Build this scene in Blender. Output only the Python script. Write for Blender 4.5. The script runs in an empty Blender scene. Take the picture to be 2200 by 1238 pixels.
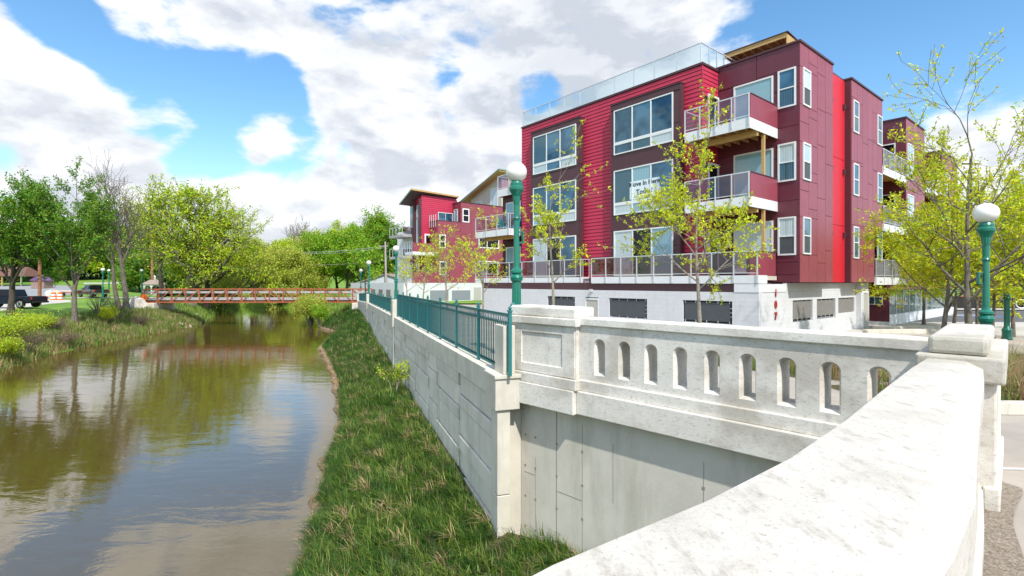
import bpy, math, random
import numpy as np
from mathutils import Vector, Matrix
S = bpy.context.scene
COL = S.collection
R = math.radians
random.seed(7)

# ------------------------------------------------------------------ camera, sky, sun, exposure
EXPOSURE = 0.94
SUN_AZ = (0.32, -0.95)          # horizontal direction towards the sun
SUN_EL = 51
cam_d = bpy.data.cameras.new('camera'); cam = bpy.data.objects.new('camera', cam_d); COL.objects.link(cam)
cam.location = (0, 0, 0); cam.rotation_euler = (R(90), 0, 0)
cam_d.lens = 18.0; cam_d.sensor_width = 36.0; cam_d.sensor_fit = 'HORIZONTAL'
cam_d.shift_y = -12 / 2200
cam_d.clip_start = 0.05; cam_d.clip_end = 6000
S.camera = cam

sun_d = bpy.data.lights.new('sun', 'SUN'); sun = bpy.data.objects.new('sun', sun_d); COL.objects.link(sun)
sun_d.energy = 2.6; sun_d.angle = R(0.9); sun_d.color = (1.0, 0.955, 0.88)
_a = Vector(SUN_AZ).normalized()
sdir = Vector((_a.x * math.cos(R(SUN_EL)), _a.y * math.cos(R(SUN_EL)), math.sin(R(SUN_EL))))
sun.rotation_euler = sdir.to_track_quat('Z', 'Y').to_euler()

S.view_settings.view_transform = 'Standard'
S.view_settings.look = 'None'
S.view_settings.gamma = 1.0
S.view_settings.use_curve_mapping = False
S.view_settings.exposure = EXPOSURE

def pdir(px, py):
    return Vector(((px - 1100) / 1100, 1, (607 - py) / 1100)).normalized()

W = bpy.data.worlds.new('World'); S.world = W; W.use_nodes = True
nt = W.node_tree; N = nt.nodes; L = nt.links
for n in list(N): N.remove(n)
def nd(t, **kw):
    n = N.new(t)
    for k, v in kw.items(): setattr(n, k, v)
    return n
def mth(op, a, b=None, c=None, clamp=False):
    n = N.new('ShaderNodeMath'); n.operation = op; n.use_clamp = clamp
    for i, x in enumerate((a, b, c)):
        if x is None: continue
        if isinstance(x, (int, float)): n.inputs[i].default_value = x
        else: L.new(x, n.inputs[i])
    return n.outputs[0]
def maprange(x, a, b, c=0., d=1., smooth=True):
    n = N.new('ShaderNodeMapRange'); n.interpolation_type = 'SMOOTHSTEP' if smooth else 'LINEAR'
    L.new(x, n.inputs[0]); n.inputs[1].default_value = a; n.inputs[2].default_value = b
    n.inputs[3].default_value = c; n.inputs[4].default_value = d
    return n.outputs[0]
tc = nd('ShaderNodeTexCoord')
sep = nd('ShaderNodeSeparateXYZ'); L.new(tc.outputs['Generated'], sep.inputs[0])
def noise(vec, scale, detail, rough, off=(0, 0, 0), dist=0.0):
    mp = nd('ShaderNodeMapping'); L.new(vec, mp.inputs[0]); mp.inputs['Location'].default_value = off
    mp.inputs['Scale'].default_value = (1, 1, 2.1)
    n = nd('ShaderNodeTexNoise'); L.new(mp.outputs[0], n.inputs['Vector'])
    n.inputs['Scale'].default_value = scale; n.inputs['Detail'].default_value = detail; n.inputs['Roughness'].default_value = rough
    n.inputs['Distortion'].default_value = dist
    return n.outputs['Fac']
vec = tc.outputs['Generated']
def density(off):      # large banks and puffs
    a_ = noise(vec, 2.5, 3, 0.5, (3.1+off[0], 1.7+off[1], 0.3+off[2]), 0.2)
    b_ = noise(vec, 6.5, 10, 0.56, (1.1+off[0], 4.7+off[1], 2.3+off[2]), 0.15)
    return mth('ADD', mth('MULTIPLY', a_, 1.0), mth('MULTIPLY', b_, 1.45))
d0 = density((0, 0, 0)); d1 = density((0.03, -0.01, 0.085))
cover = mth('SUBTRACT', d0, 0.815)
n2 = noise(vec, 9.0, 8, 0.6, (5.1, 0.7, 2.3)); n3 = noise(vec, 2.2, 6, 0.5, (8.1, 4.2, 1.0))
def blob(px, py, rad, wgt):
    d = pdir(px, py)
    dp = nd('ShaderNodeVectorMath', operation='DOT_PRODUCT'); L.new(tc.outputs['Generated'], dp.inputs[0]); dp.inputs[1].default_value = d
    ang = R(rad)
    return mth('MULTIPLY', maprange(dp.outputs['Value'], math.cos(ang), 1.0), wgt)
blobs = [  # openings (negative) and cloud banks (positive)
    (270, 130, 11, -0.42), (400, 235, 7, -0.34), (180, 60, 6, -0.25), (540, 205, 6.5, -0.42), (640, 165, 4.5, -0.30), (370, 10, 7, 0.36), (240, 0, 4, .2), (640, 330, 3.5, -0.22), (700, 300, 4, -0.22), (470, 330, 3, -0.2),
    (1960, 60, 19, -0.80), (1800, 200, 9, -0.5), (1150, 190, 3.6, -0.50), (960, 215, 4, -0.20), (10, 240, 5, -0.22), (2180, 60, 8, -0.3),
    (900, 40, 22, 0.20), (1350, 20, 20, 0.26), (60, 170, 7, 0.3), (180, 260, 6, .2), (950, 150, 3, -.15), (620, 380, 3, -.25), (760, 330, 2.5, -.3), (420, 370, 3, -.2), (2110, 240, 9, 0.62), (560, 275, 4, 0.26), (720, 180, 4, 0.22), (1000, 330, 14, 0.22), (480, 190, 3, .12),
    (150, 320, 16, 0.22), (600, 440, 22, 0.25), (820, 200, 8, 0.20), (40, 130, 5, 0.22), (2150, 400, 9, 0.3), (1560, 60, 12, 0.2)]
acc = cover
for b in blobs: acc = mth('ADD', acc, blob(*b))
mask = maprange(acc, 0.28, 0.56)
lowhaze = maprange(sep.outputs[2], -0.02, 0.12, 1.0, 0.0)
mask = mth('MAXIMUM', mask, mth('MULTIPLY', lowhaze, 0.7))
under = maprange(mth('SUBTRACT', d1, d0), -0.14, 0.16, 0.0, 0.66, False)      # more cloud above: underside, greyer
shade = mth('ADD', under, mth('MULTIPLY_ADD', n3, 1.1, -0.60))
shade = mth('ADD', shade, mth('MULTIPLY_ADD', n2, 0.5, -0.25))
for b in [(1000, 40, 24, 0.34), (1250, 110, 12, 0.25), (640, 60, 10, 0.10), (800, 440, 12, 0.12), (150, 250, 10, .1)]:
    shade = mth('ADD', shade, blob(*b))
shade = mth('ADD', shade, maprange(acc, 0.40, 0.62, -0.22, 0.06))
shade = maprange(shade, 0.0, 0.95, 0, 1, False)
cr = nd('ShaderNodeMix', data_type='RGBA'); L.new(shade, cr.inputs[0])
cr.inputs[6].default_value = (0.95, 0.96, 0.98, 1); cr.inputs[7].default_value = (0.53, 0.575, 0.65, 1)
sky = nd('ShaderNodeTexSky', sky_type='NISHITA', sun_disc=False)
sky.sun_elevation = R(SUN_EL); sky.sun_rotation = math.atan2(_a.x, _a.y)
sky.air_density = 1.0; sky.dust_density = 0.3; sky.ozone_density = 1.3
hs = nd('ShaderNodeHueSaturation'); L.new(sky.outputs[0], hs.inputs['Color']); hs.inputs['Saturation'].default_value = 1.22; hs.inputs['Hue'].default_value = 0.494
bg1 = nd('ShaderNodeBackground'); L.new(hs.outputs[0], bg1.inputs[0]); bg1.inputs[1].default_value = 0.122
bg2 = nd('ShaderNodeBackground'); L.new(cr.outputs[2], bg2.inputs[0]); bg2.inputs[1].default_value = 0.64
mx = nd('ShaderNodeMixShader'); L.new(mask, mx.inputs[0]); L.new(bg1.outputs[0], mx.inputs[1]); L.new(bg2.outputs[0], mx.inputs[2])
wo = nd('ShaderNodeOutputWorld'); L.new(mx.outputs[0], wo.inputs[0])
W.cycles.sampling_method = 'AUTOMATIC'
S.cycles.max_bounces = 8; S.cycles.transparent_max_bounces = 12; S.cycles.diffuse_bounces = 3; S.cycles.glossy_bounces = 3
S.cycles.caustics_reflective = False; S.cycles.caustics_refractive = False

# ------------------------------------------------------------------ materials
MATS = {}
def mat(name, col, rough=0.7, var=0.0, scale=5.0, bump=0.0, bscale=None, metal=0.0, spec=0.5, col2=None, stretch=None,
        island=0.0, transl=0.0, detail=6, bdist=0.02, coat=0.0, ior=None, streak=None, emis=None, objrand=0.0):
    if name in MATS: return MATS[name]
    m = bpy.data.materials.new(name); m.use_nodes = True
    t = m.node_tree; nn = t.nodes; ll = t.links
    b = nn['Principled BSDF']; out = nn['Material Output']
    b.inputs['Roughness'].default_value = rough; b.inputs['Metallic'].default_value = metal
    b.inputs['Specular IOR Level'].default_value = spec
    if ior: b.inputs['IOR'].default_value = ior
    if coat: b.inputs['Coat Weight'].default_value = coat
    if emis: b.inputs['Emission Color'].default_value = (*emis[:3], 1); b.inputs['Emission Strength'].default_value = emis[3]
    c1 = (*col, 1)
    tcn = nn.new('ShaderNodeTexCoord'); src = tcn.outputs['Object']
    if stretch:
        mp = nn.new('ShaderNodeMapping'); ll.new(src, mp.inputs[0]); mp.inputs['Scale'].default_value = stretch; src = mp.outputs[0]
    cur = None
    if var > 0 or col2:
        c2 = (*col2, 1) if col2 else tuple(min(1, x * (1 + var)) for x in col) + (1,)
        c0 = c1 if col2 else tuple(x * (1 - var) for x in col) + (1,)
        nz = nn.new('ShaderNodeTexNoise'); ll.new(src, nz.inputs['Vector']); nz.inputs['Scale'].default_value = scale; nz.inputs['Detail'].default_value = detail
        nz.inputs['Roughness'].default_value = 0.62
        rp = nn.new('ShaderNodeMapRange'); ll.new(nz.outputs['Fac'], rp.inputs[0]); rp.inputs[1].default_value = 0.35; rp.inputs[2].default_value = 0.68
        mxn = nn.new('ShaderNodeMix'); mxn.data_type = 'RGBA'; ll.new(rp.outputs[0], mxn.inputs[0]); mxn.inputs[6].default_value = c0; mxn.inputs[7].default_value = c2
        cur = mxn.outputs[2]
    if streak:   # (scale xyz, colour, amount): weathering
        mp = nn.new('ShaderNodeMapping'); ll.new(tcn.outputs['Object'], mp.inputs[0]); mp.inputs['Scale'].default_value = streak[0]
        mp.inputs['Rotation'].default_value = (0.3, 0.5, 0.4) if len(streak) > 3 else (0, 0, 0)
        nz = nn.new('ShaderNodeTexNoise'); ll.new(mp.outputs[0], nz.inputs['Vector']); nz.inputs['Scale'].default_value = 1; nz.inputs['Detail'].default_value = 8; nz.inputs['Roughness'].default_value = 0.7
        rp = nn.new('ShaderNodeMapRange'); ll.new(nz.outputs['Fac'], rp.inputs[0]); rp.inputs[1].default_value = 0.5; rp.inputs[2].default_value = 0.72; rp.inputs[4].default_value = streak[2]
        mxn = nn.new('ShaderNodeMix'); mxn.data_type = 'RGBA'; ll.new(rp.outputs[0], mxn.inputs[0])
        if cur: ll.new(cur, mxn.inputs[6])
        else: mxn.inputs[6].default_value = c1
        mxn.inputs[7].default_value = (*streak[1], 1); cur = mxn.outputs[2]
    if island or objrand:
        g = nn.new('ShaderNodeNewGeometry'); oi = nn.new('ShaderNodeObjectInfo')
        h = nn.new('ShaderNodeHueSaturation')
        amt = island or objrand
        rsrc = g.outputs['Random Per Island'] if island else oi.outputs['Random']
        rp = nn.new('ShaderNodeMapRange'); ll.new(rsrc, rp.inputs[0]); rp.inputs[3].default_value = 1 - amt; rp.inputs[4].default_value = 1 + amt
        ll.new(rp.outputs[0], h.inputs['Value'])
        if island:
            rp2 = nn.new('ShaderNodeMapRange'); w = nn.new('ShaderNodeMath'); w.operation = 'FRACT'
            ww = nn.new('ShaderNodeMath'); ww.operation = 'MULTIPLY'; ww.inputs[1].default_value = 37.7; ll.new(rsrc, ww.inputs[0]); ll.new(ww.outputs[0], w.inputs[0])
            ll.new(w.outputs[0], rp2.inputs[0]); rp2.inputs[3].default_value = 0.5 - 0.045 * amt / 0.3; rp2.inputs[4].default_value = 0.5 + 0.03 * amt / 0.3
            ll.new(rp2.outputs[0], h.inputs['Hue'])
        if cur: ll.new(cur, h.inputs['Color'])
        else: h.inputs['Color'].default_value = c1
        cur = h.outputs[0]
    if cur: ll.new(cur, b.inputs['Base Color'])
    else: b.inputs['Base Color'].default_value = c1
    if bump:
        nz = nn.new('ShaderNodeTexNoise'); ll.new(src, nz.inputs['Vector']); nz.inputs['Scale'].default_value = bscale or scale * 4; nz.inputs['Detail'].default_value = 5
        bp = nn.new('ShaderNodeBump'); bp.inputs['Strength'].default_value = bump; bp.inputs['Distance'].default_value = bdist
        ll.new(nz.outputs['Fac'], bp.inputs['Height']); ll.new(bp.outputs[0], b.inputs['Normal'])
    if transl:
        tr = nn.new('ShaderNodeBsdfTranslucent')
        if cur: ll.new(cur, tr.inputs[0])
        else: tr.inputs[0].default_value = c1
        ms = nn.new('ShaderNodeMixShader'); ms.inputs[0].default_value = transl
        ll.new(b.outputs[0], ms.inputs[1]); ll.new(tr.outputs[0], ms.inputs[2]); ll.new(ms.outputs[0], out.inputs[0])
    MATS[name] = m
    return m

def glass_mat(name, tint, amount=0.25, ior=1.5):
    m = bpy.data.materials.new(name); m.use_nodes = True; t = m.node_tree; nn = t.nodes; ll = t.links
    b = nn['Principled BSDF']; out = nn['Material Output']
    tr = nn.new('ShaderNodeBsdfTransparent'); tr.inputs[0].default_value = (*tint, 1)
    gl = nn.new('ShaderNodeBsdfGlossy'); gl.inputs['Roughness'].default_value = 0.02; gl.inputs[0].default_value = (0.9, 0.95, 1, 1)
    fr = nn.new('ShaderNodeFresnel'); fr.inputs[0].default_value = ior
    ad = nn.new('ShaderNodeMath'); ad.operation = 'ADD'; ad.inputs[1].default_value = amount; ad.use_clamp = True; ll.new(fr.outputs[0], ad.inputs[0])
    gb = nn.new('ShaderNodeNewGeometry'); inv = nn.new('ShaderNodeMath'); inv.operation = 'SUBTRACT'; inv.inputs[0].default_value = 1.0; ll.new(gb.outputs['Backfacing'], inv.inputs[1])
    ml = nn.new('ShaderNodeMath'); ml.operation = 'MULTIPLY'; ll.new(ad.outputs[0], ml.inputs[0]); ll.new(inv.outputs[0], ml.inputs[1])
    ms = nn.new('ShaderNodeMixShader'); ll.new(ml.outputs[0], ms.inputs[0]); ll.new(tr.outputs[0], ms.inputs[1]); ll.new(gl.outputs[0], ms.inputs[2]); ll.new(ms.outputs[0], out.inputs[0])
    nn.remove(b); MATS[name] = m; return m

def stone_mat(name, base, dark, amt, blot):
    m = mat(name, base, 0.88, var=0.05, scale=3.2)
    t = m.node_tree; nn = t.nodes; ll = t.links; b = nn['Principled BSDF']
    cur = b.inputs['Base Color'].links[0].from_socket
    tcn = nn.new('ShaderNodeTexCoord')
    def layer(cur, sc, rot, lo, hi, col, amt, det=9, rough=.68):
        mp = nn.new('ShaderNodeMapping'); ll.new(tcn.outputs['Object'], mp.inputs[0]); mp.inputs['Scale'].default_value = sc; mp.inputs['Rotation'].default_value = rot
        nz = nn.new('ShaderNodeTexNoise'); ll.new(mp.outputs[0], nz.inputs['Vector']); nz.inputs['Scale'].default_value = 1; nz.inputs['Detail'].default_value = det; nz.inputs['Roughness'].default_value = rough
        rp = nn.new('ShaderNodeMapRange'); rp.interpolation_type = 'SMOOTHSTEP'; ll.new(nz.outputs['Fac'], rp.inputs[0]); rp.inputs[1].default_value = lo; rp.inputs[2].default_value = hi; rp.inputs[4].default_value = amt
        mx_ = nn.new('ShaderNodeMix'); mx_.data_type = 'RGBA'; ll.new(rp.outputs[0], mx_.inputs[0]); ll.new(cur, mx_.inputs[6]); mx_.inputs[7].default_value = (*col, 1)
        return mx_.outputs[2], nz
    cur, _ = layer(cur, (1.1, 1.3, 1.6), (.2,.5,.1), .46, .66, blot, .75, 5, .55)
    cur, n1_ = layer(cur, (22, 9, 34), (.5,.6,.4), .50, .70, dark, amt*.75)
    cur, _ = layer(cur, (3, 3, .5), (0,0,0), .56, .72, (0.40,0.365,0.30), amt*.6, 8)
    cur, _ = layer(cur, (85, 60, 120), (.5,.6,.4), .57, .70, (0.24,0.21,0.17), amt*.9, 6)
    ll.new(cur, b.inputs['Base Color'])
    nz = nn.new('ShaderNodeTexNoise'); ll.new(tcn.outputs['Object'], nz.inputs['Vector']); nz.inputs['Scale'].default_value = 55; nz.inputs['Detail'].default_value = 6; nz.inputs['Roughness'].default_value = .7
    bp = nn.new('ShaderNodeBump'); bp.inputs['Strength'].default_value = .6; bp.inputs['Distance'].default_value = .006; ll.new(nz.outputs['Fac'], bp.inputs['Height']); ll.new(bp.outputs[0], b.inputs['Normal'])
    return m
M_stone = stone_mat('weathered_white_stone', (0.80, 0.765, 0.70), (0.34,0.30,0.255), .72, (0.50,0.46,0.39))
M_stone2 = stone_mat('worn_coping_stone', (0.58, 0.55, 0.495), (0.32,0.285,0.24), .8, (0.40,0.375,0.30))
M_conc = mat('pale_concrete', (0.66, 0.62, 0.53), 0.88, var=0.12, scale=1.4, bump=0.25, bscale=60, bdist=0.005, streak=((2.2, 2.2, 0.35), (0.36, 0.35, 0.29), 0.5))
M_wall = mat('precast_concrete', (0.72, 0.68, 0.59), 0.88, var=0.10, scale=1.1, bump=0.3, bscale=45, bdist=0.006, streak=((1.8,1.8,0.3), (0.40,0.37,0.28), 0.65), objrand=0.08)
M_dark = mat('dark_gap', (0.02, 0.018, 0.018), 0.9)
M_plaza = mat('plaza_concrete', (0.40, 0.36, 0.31), 0.9, var=0.15, scale=0.6, bump=0.2, bscale=50, bdist=0.004)
M_asph = mat('asphalt', (0.11, 0.115, 0.12), 0.9, var=0.2, scale=0.8, bump=0.3, bscale=60, bdist=0.005)
M_gravel = mat('brown_gravel', (0.16, 0.125, 0.09), 0.95, col2=(0.36, 0.31, 0.26), scale=55, bump=1.0, bscale=90, bdist=0.012, detail=3)
M_lot = mat('light_asphalt', (0.27, 0.28, 0.29), 0.9, var=0.1, scale=0.2)
M_path = mat('pale_path', (0.50, 0.48, 0.44), 0.9, var=0.08, scale=0.5)
M_lawn = mat('lawn', (0.09, 0.20, 0.012), 0.95, col2=(0.20, 0.34, 0.03), scale=0.15, bump=0.6, bscale=6, bdist=0.05)
M_soil = mat('bank_soil', (0.035, 0.055, 0.012), 0.95, col2=(0.16, 0.115, 0.06), scale=0.9, bump=1.0, bscale=5, bdist=0.1)
M_mud = mat('bank_mud', (0.24, 0.165, 0.10), 0.95, var=0.45, scale=5, bump=1.0, bscale=16, bdist=0.05)
M_siding = mat('crimson_siding', (0.50, 0.028, 0.075), 0.55, var=0.07, scale=1.3, streak=((1.2,1.2,.25),(0.40,0.05,0.085),.4), bump=0.12, bscale=40, bdist=0.004, objrand=0.05)
M_maroon_shade = mat('shaded_maroon_cladding', (0.125, 0.024, 0.042), 0.42, var=0.07, scale=1.5, streak=((1.5,1.5,.3),(0.15,0.05,0.065),.45), bump=0.1, bscale=120, bdist=0.002, objrand=0.045)  # darker maroon copy, shade of the river faces put into the colour
M_maroon_lit = mat('lit_maroon_cladding', (0.29, 0.058, 0.085), 0.40, var=0.07, scale=1.5, streak=((1.5,1.5,.3),(0.27,0.085,0.10),.45), bump=0.1, bscale=90, bdist=0.002, objrand=0.05)  # lighter maroon copy, pinkish light on the side faces put into the colour
M_red = mat('red_cladding', (0.60, 0.012, 0.030), 0.5, var=0.04, scale=3, bump=0.1, bscale=60, bdist=0.003)
M_brown = mat('dark_brown_cladding', (0.080, 0.030, 0.038), 0.5, var=0.06, scale=3, bump=0.1, bscale=90, bdist=0.002, objrand=0.04)
M_white = mat('white_paint', (0.74, 0.76, 0.78), 0.5, var=0.03, scale=4)
M_frame = mat('white_vinyl', (0.78, 0.80, 0.80), 0.35)
M_metal = mat('silver_railing', (0.62, 0.65, 0.68), 0.35, metal=0.3)
M_block = mat('painted_block', (0.66, 0.67, 0.69), 0.75, var=0.04, scale=2.5, bump=0.3, bscale=50, bdist=0.003, objrand=0.012, streak=((1.5,1.5,.4),(0.50,0.49,0.47),.35))
M_joint = mat('block_joint', (0.62, 0.63, 0.65), 0.9)
M_wood = mat('raw_timber', (0.52, 0.33, 0.13), 0.7, var=0.2, scale=3, stretch=(1, 8, 8), bump=0.2, bscale=20, bdist=0.004)
M_osb = mat('timber_sheathing', (0.72, 0.47, 0.21), 0.75, var=0.3, scale=9)
M_soffit = mat('brown_soffit', (0.10, 0.065, 0.07), 0.6, var=0.1, scale=3)
M_teal = mat('teal_fence_paint', (0.025, 0.19, 0.19), 0.38, var=0.06, scale=8)
M_green = mat('green_lamp_paint', (0.004, 0.17, 0.115), 0.30, var=0.05, scale=6, coat=0.3)
M_globe = mat('opal_globe', (0.88, 0.87, 0.83), 0.25, coat=0.5)
M_screen = mat('grey_screen', (0.070, 0.080, 0.090), 0.6, var=0.08, scale=6)
M_screen2 = mat('light_grey_screen', (0.22, 0.21, 0.20), 0.6, var=0.08, scale=6)
M_door = mat('beige_door', (0.46, 0.44, 0.40), 0.5)
M_glass = mat('window_glass', (0.018, 0.05, 0.075), 0.03, spec=0.5, ior=1.9)
M_glassd = mat('dark_open_window', (0.008, 0.008, 0.012), 0.08, spec=0.3)
M_glassm = mat('shop_glass', (0.10, 0.15, 0.13), 0.03, ior=1.8)
M_cream = mat('cream_render', (0.55, 0.50, 0.42), 0.8, var=0.05, scale=2)
M_rust = mat('weathering_steel', (0.36, 0.105, 0.042), 0.75, var=0.3, scale=3)
M_plank = mat('grey_planks', (0.42, 0.40, 0.40), 0.8, var=0.2, scale=3)
M_bark = mat('grey_bark', (0.17, 0.145, 0.115), 0.95, var=0.35, scale=9, bump=1.0, bscale=22, bdist=0.02, stretch=(1, 1, .3))
M_barkd = mat('dark_bark', (0.075, 0.06, 0.045), 0.95, var=0.3, scale=6, bump=1.0, bscale=14, bdist=0.03, stretch=(1, 1, .3))
M_barkl = mat('pale_bark', (0.28, 0.25, 0.20), 0.95, var=0.3, scale=14, bump=0.6, bscale=30, bdist=0.008)
M_leafY = mat('yellow_green_leaves', (0.58, 0.68, 0.02), 0.6, island=0.35, transl=0.4)
M_leafG = mat('fresh_green_leaves', (0.13, 0.29, 0.015), 0.6, island=0.4, transl=0.35)
M_leafL = mat('lime_leaves', (0.42, 0.56, 0.02), 0.6, island=0.38, transl=0.35)
M_leafB = mat('bright_green_leaves', (0.22, 0.42, 0.015), 0.6, island=0.38, transl=0.35)
M_leafO = mat('olive_leaves', (0.42, 0.50, 0.06), 0.6, island=0.35, transl=0.3)
M_leafD = mat('dark_green_leaves', (0.075, 0.17, 0.012), 0.6, island=0.4, transl=0.25)
M_bud = mat('brown_buds', (0.20, 0.14, 0.09), 0.8, island=0.3)
M_grass = mat('green_grass_blades', (0.022, 0.082, 0.007), 0.6, col2=(0.075,0.19,0.016), scale=1.7, detail=3, island=0.5, transl=0.3)
M_grassL = mat('light_grass_blades', (0.13, 0.24, 0.03), 0.6, col2=(0.26,0.36,0.07), scale=0.6, detail=3, island=0.4, transl=0.3)
M_straw = mat('dry_grass_blades', (0.56, 0.41, 0.22), 0.8, island=0.3, transl=0.25)
M_rock = mat('pale_rock', (0.55, 0.50, 0.44), 0.9, var=0.2, scale=3, bump=0.8, bscale=10, bdist=0.03)
M_navy = mat('dark_navy_car_paint', (0.004, 0.008, 0.022), 0.25, spec=0.3)
M_tyre = mat('tyre_rubber', (0.015, 0.015, 0.016), 0.8)
M_chrome = mat('alloy', (0.6, 0.6, 0.62), 0.25, metal=0.9)
M_tail = mat('red_lens', (0.6, 0.02, 0.015), 0.2)
M_orange = mat('orange_plastic', (0.85, 0.16, 0.02), 0.5)
M_blue = mat('turquoise_plastic', (0.02, 0.50, 0.62), 0.45)
M_text = mat('dark_lettering', (0.02, 0.045, 0.065), 0.7)
M_textr = mat('red_lettering', (0.42, 0.02, 0.015), 0.6)
M_paper = mat('white_banner', (0.72, 0.82, 0.86), 0.6)
M_roofs = mat('grey_shingles', (0.30, 0.24, 0.20), 0.9, var=0.2, scale=5)
M_wire = mat('pale_cable', (0.45, 0.45, 0.42), 0.6)
M_pole = mat('weathered_pole_wood', (0.30, 0.21, 0.17), 0.9, var=0.3, scale=4, stretch=(1, 1, .15))
M_polel = mat('grey_pole_wood', (0.42, 0.36, 0.34), 0.9, var=0.25, scale=4, stretch=(1, 1, .15))
glass_mat('rail_glass_pink', (0.88, 0.78, 0.84), 0.05, 1.4)
glass_mat('rail_glass_clear', (0.86, 0.93, 0.95), 0.0, 1.12)
glass_mat('rail_glass_smoke', (0.66, 0.56, 0.60), 0.04, 1.4)

def blinds_mat(name, c1, c2, ior=1.7):
    m = bpy.data.materials.new(name); m.use_nodes = True; t = m.node_tree; nn = t.nodes; ll = t.links
    b = nn['Principled BSDF']; b.inputs['Roughness'].default_value = 0.04; b.inputs['IOR'].default_value = ior
    tcn = nn.new('ShaderNodeTexCoord'); wv = nn.new('ShaderNodeTexWave'); wv.bands_direction = 'X'
    ll.new(tcn.outputs['Object'], wv.inputs[0]); wv.inputs['Scale'].default_value = 3.2; wv.inputs['Distortion'].default_value = 0.4; wv.inputs['Detail'].default_value = 1
    mp = nn.new('ShaderNodeMix'); mp.data_type = 'RGBA'; ll.new(wv.outputs['Fac'], mp.inputs[0]); mp.inputs[6].default_value = (*c1, 1); mp.inputs[7].default_value = (*c2, 1)
    ll.new(mp.outputs[2], b.inputs['Base Color']); MATS[name] = m; return m
M_blind = blinds_mat('window_with_vertical_blinds', (0.20, 0.36, 0.42), (0.32, 0.50, 0.56))
M_blindp = blinds_mat('window_with_pale_blinds', (0.42, 0.52, 0.56), (0.55, 0.64, 0.67))
M_tealrefl = blinds_mat('window_with_painted_reflection', (0.24,0.42,0.48), (0.26,0.45,0.51))  # light teal reflection painted into the pane colour
M_blindd = blinds_mat('window_with_shaded_blinds', (0.04, 0.09, 0.12), (0.08, 0.15, 0.18))

def vary(m, c1, c2, scale, seed):
    t = m.node_tree; nn = t.nodes; ll = t.links; b = nn['Principled BSDF']
    tcn = nn.new('ShaderNodeTexCoord'); oi = nn.new('ShaderNodeObjectInfo'); nz = nn.new('ShaderNodeTexNoise'); nz.noise_dimensions = '4D'
    mu = nn.new('ShaderNodeMath'); mu.operation = 'MULTIPLY'; mu.inputs[1].default_value = 20; ll.new(oi.outputs['Random'], mu.inputs[0]); ll.new(mu.outputs[0], nz.inputs['W'])
    ll.new(tcn.outputs['Object'], nz.inputs['Vector']); nz.inputs['Scale'].default_value = scale; nz.inputs['Detail'].default_value = 2
    rp = nn.new('ShaderNodeMapRange'); ll.new(nz.outputs['Fac'], rp.inputs[0]); rp.inputs[1].default_value = .38; rp.inputs[2].default_value = .62
    mx_ = nn.new('ShaderNodeMix'); mx_.data_type = 'RGBA'; ll.new(rp.outputs[0], mx_.inputs[0]); mx_.inputs[6].default_value = (*c1,1); mx_.inputs[7].default_value = (*c2,1)
    ll.new(mx_.outputs[2], b.inputs['Base Color'])
    n2 = nn.new('ShaderNodeTexNoise'); ll.new(tcn.outputs['Object'], n2.inputs['Vector']); n2.inputs['Scale'].default_value = 1.6; n2.inputs['Detail'].default_value = 1
    bp = nn.new('ShaderNodeBump'); bp.inputs['Strength'].default_value = .25; bp.inputs['Distance'].default_value = .03; ll.new(n2.outputs['Fac'], bp.inputs['Height']); ll.new(bp.outputs[0], b.inputs['Normal'])
vary(M_glass, (0.01,0.035,0.06), (0.07,0.17,0.25), .9, 0)  # blue patches in the base colour stand in for sky reflection and interior
vary(M_glassm, (0.07,0.12,0.10), (0.22,0.27,0.24), .6, 0)
for _m in (M_glass, M_blindd, M_blind, M_glassm):
    _m.node_tree.nodes['Principled BSDF'].inputs['Specular Tint'].default_value = (0.45, 0.72, 0.92, 1)
# water
m = bpy.data.materials.new('river_water'); m.use_nodes = True; t = m.node_tree; nn = t.nodes; ll = t.links
b = nn['Principled BSDF']; b.inputs['Base Color'].default_value = (0.088, 0.060, 0.014, 1); b.inputs['Roughness'].default_value = 0.015; b.inputs['IOR'].default_value = 2.0
tcn = nn.new('ShaderNodeTexCoord')
def wavy(scale, rot, sx, sy, detail=4):
    mp = nn.new('ShaderNodeMapping'); ll.new(tcn.outputs['Object'], mp.inputs[0]); mp.inputs['Rotation'].default_value = (0, 0, rot); mp.inputs['Scale'].default_value = (sx, sy, 1)
    nz = nn.new('ShaderNodeTexNoise'); ll.new(mp.outputs[0], nz.inputs['Vector']); nz.inputs['Scale'].default_value = scale; nz.inputs['Detail'].default_value = detail; nz.inputs['Roughness'].default_value = 0.55; nz.inputs['Distortion'].default_value = 0.5
    return nz.outputs['Fac']
wa = wavy(1.3, 0.35, 0.6, 1.4); wb = wavy(0.35, 0.5, 0.6, 1.2, 2); wc = wavy(6.0, 0.2, 0.7, 1.5, 3)
w1 = nn.new('ShaderNodeMath'); w1.operation = 'MULTIPLY_ADD'; ll.new(wb, w1.inputs[0]); w1.inputs[1].default_value = 1.6; ll.new(wa, w1.inputs[2])
w2 = nn.new('ShaderNodeMath'); w2.operation = 'MULTIPLY_ADD'; ll.new(wc, w2.inputs[0]); w2.inputs[1].default_value = 0.12; ll.new(w1.outputs[0], w2.inputs[2])
bp = nn.new('ShaderNodeBump'); bp.inputs['Strength'].default_value = 0.26; bp.inputs['Distance'].default_value = 0.03
ll.new(w2.outputs[0], bp.inputs['Height']); ll.new(bp.outputs[0], b.inputs['Normal'])
M_water = m

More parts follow.
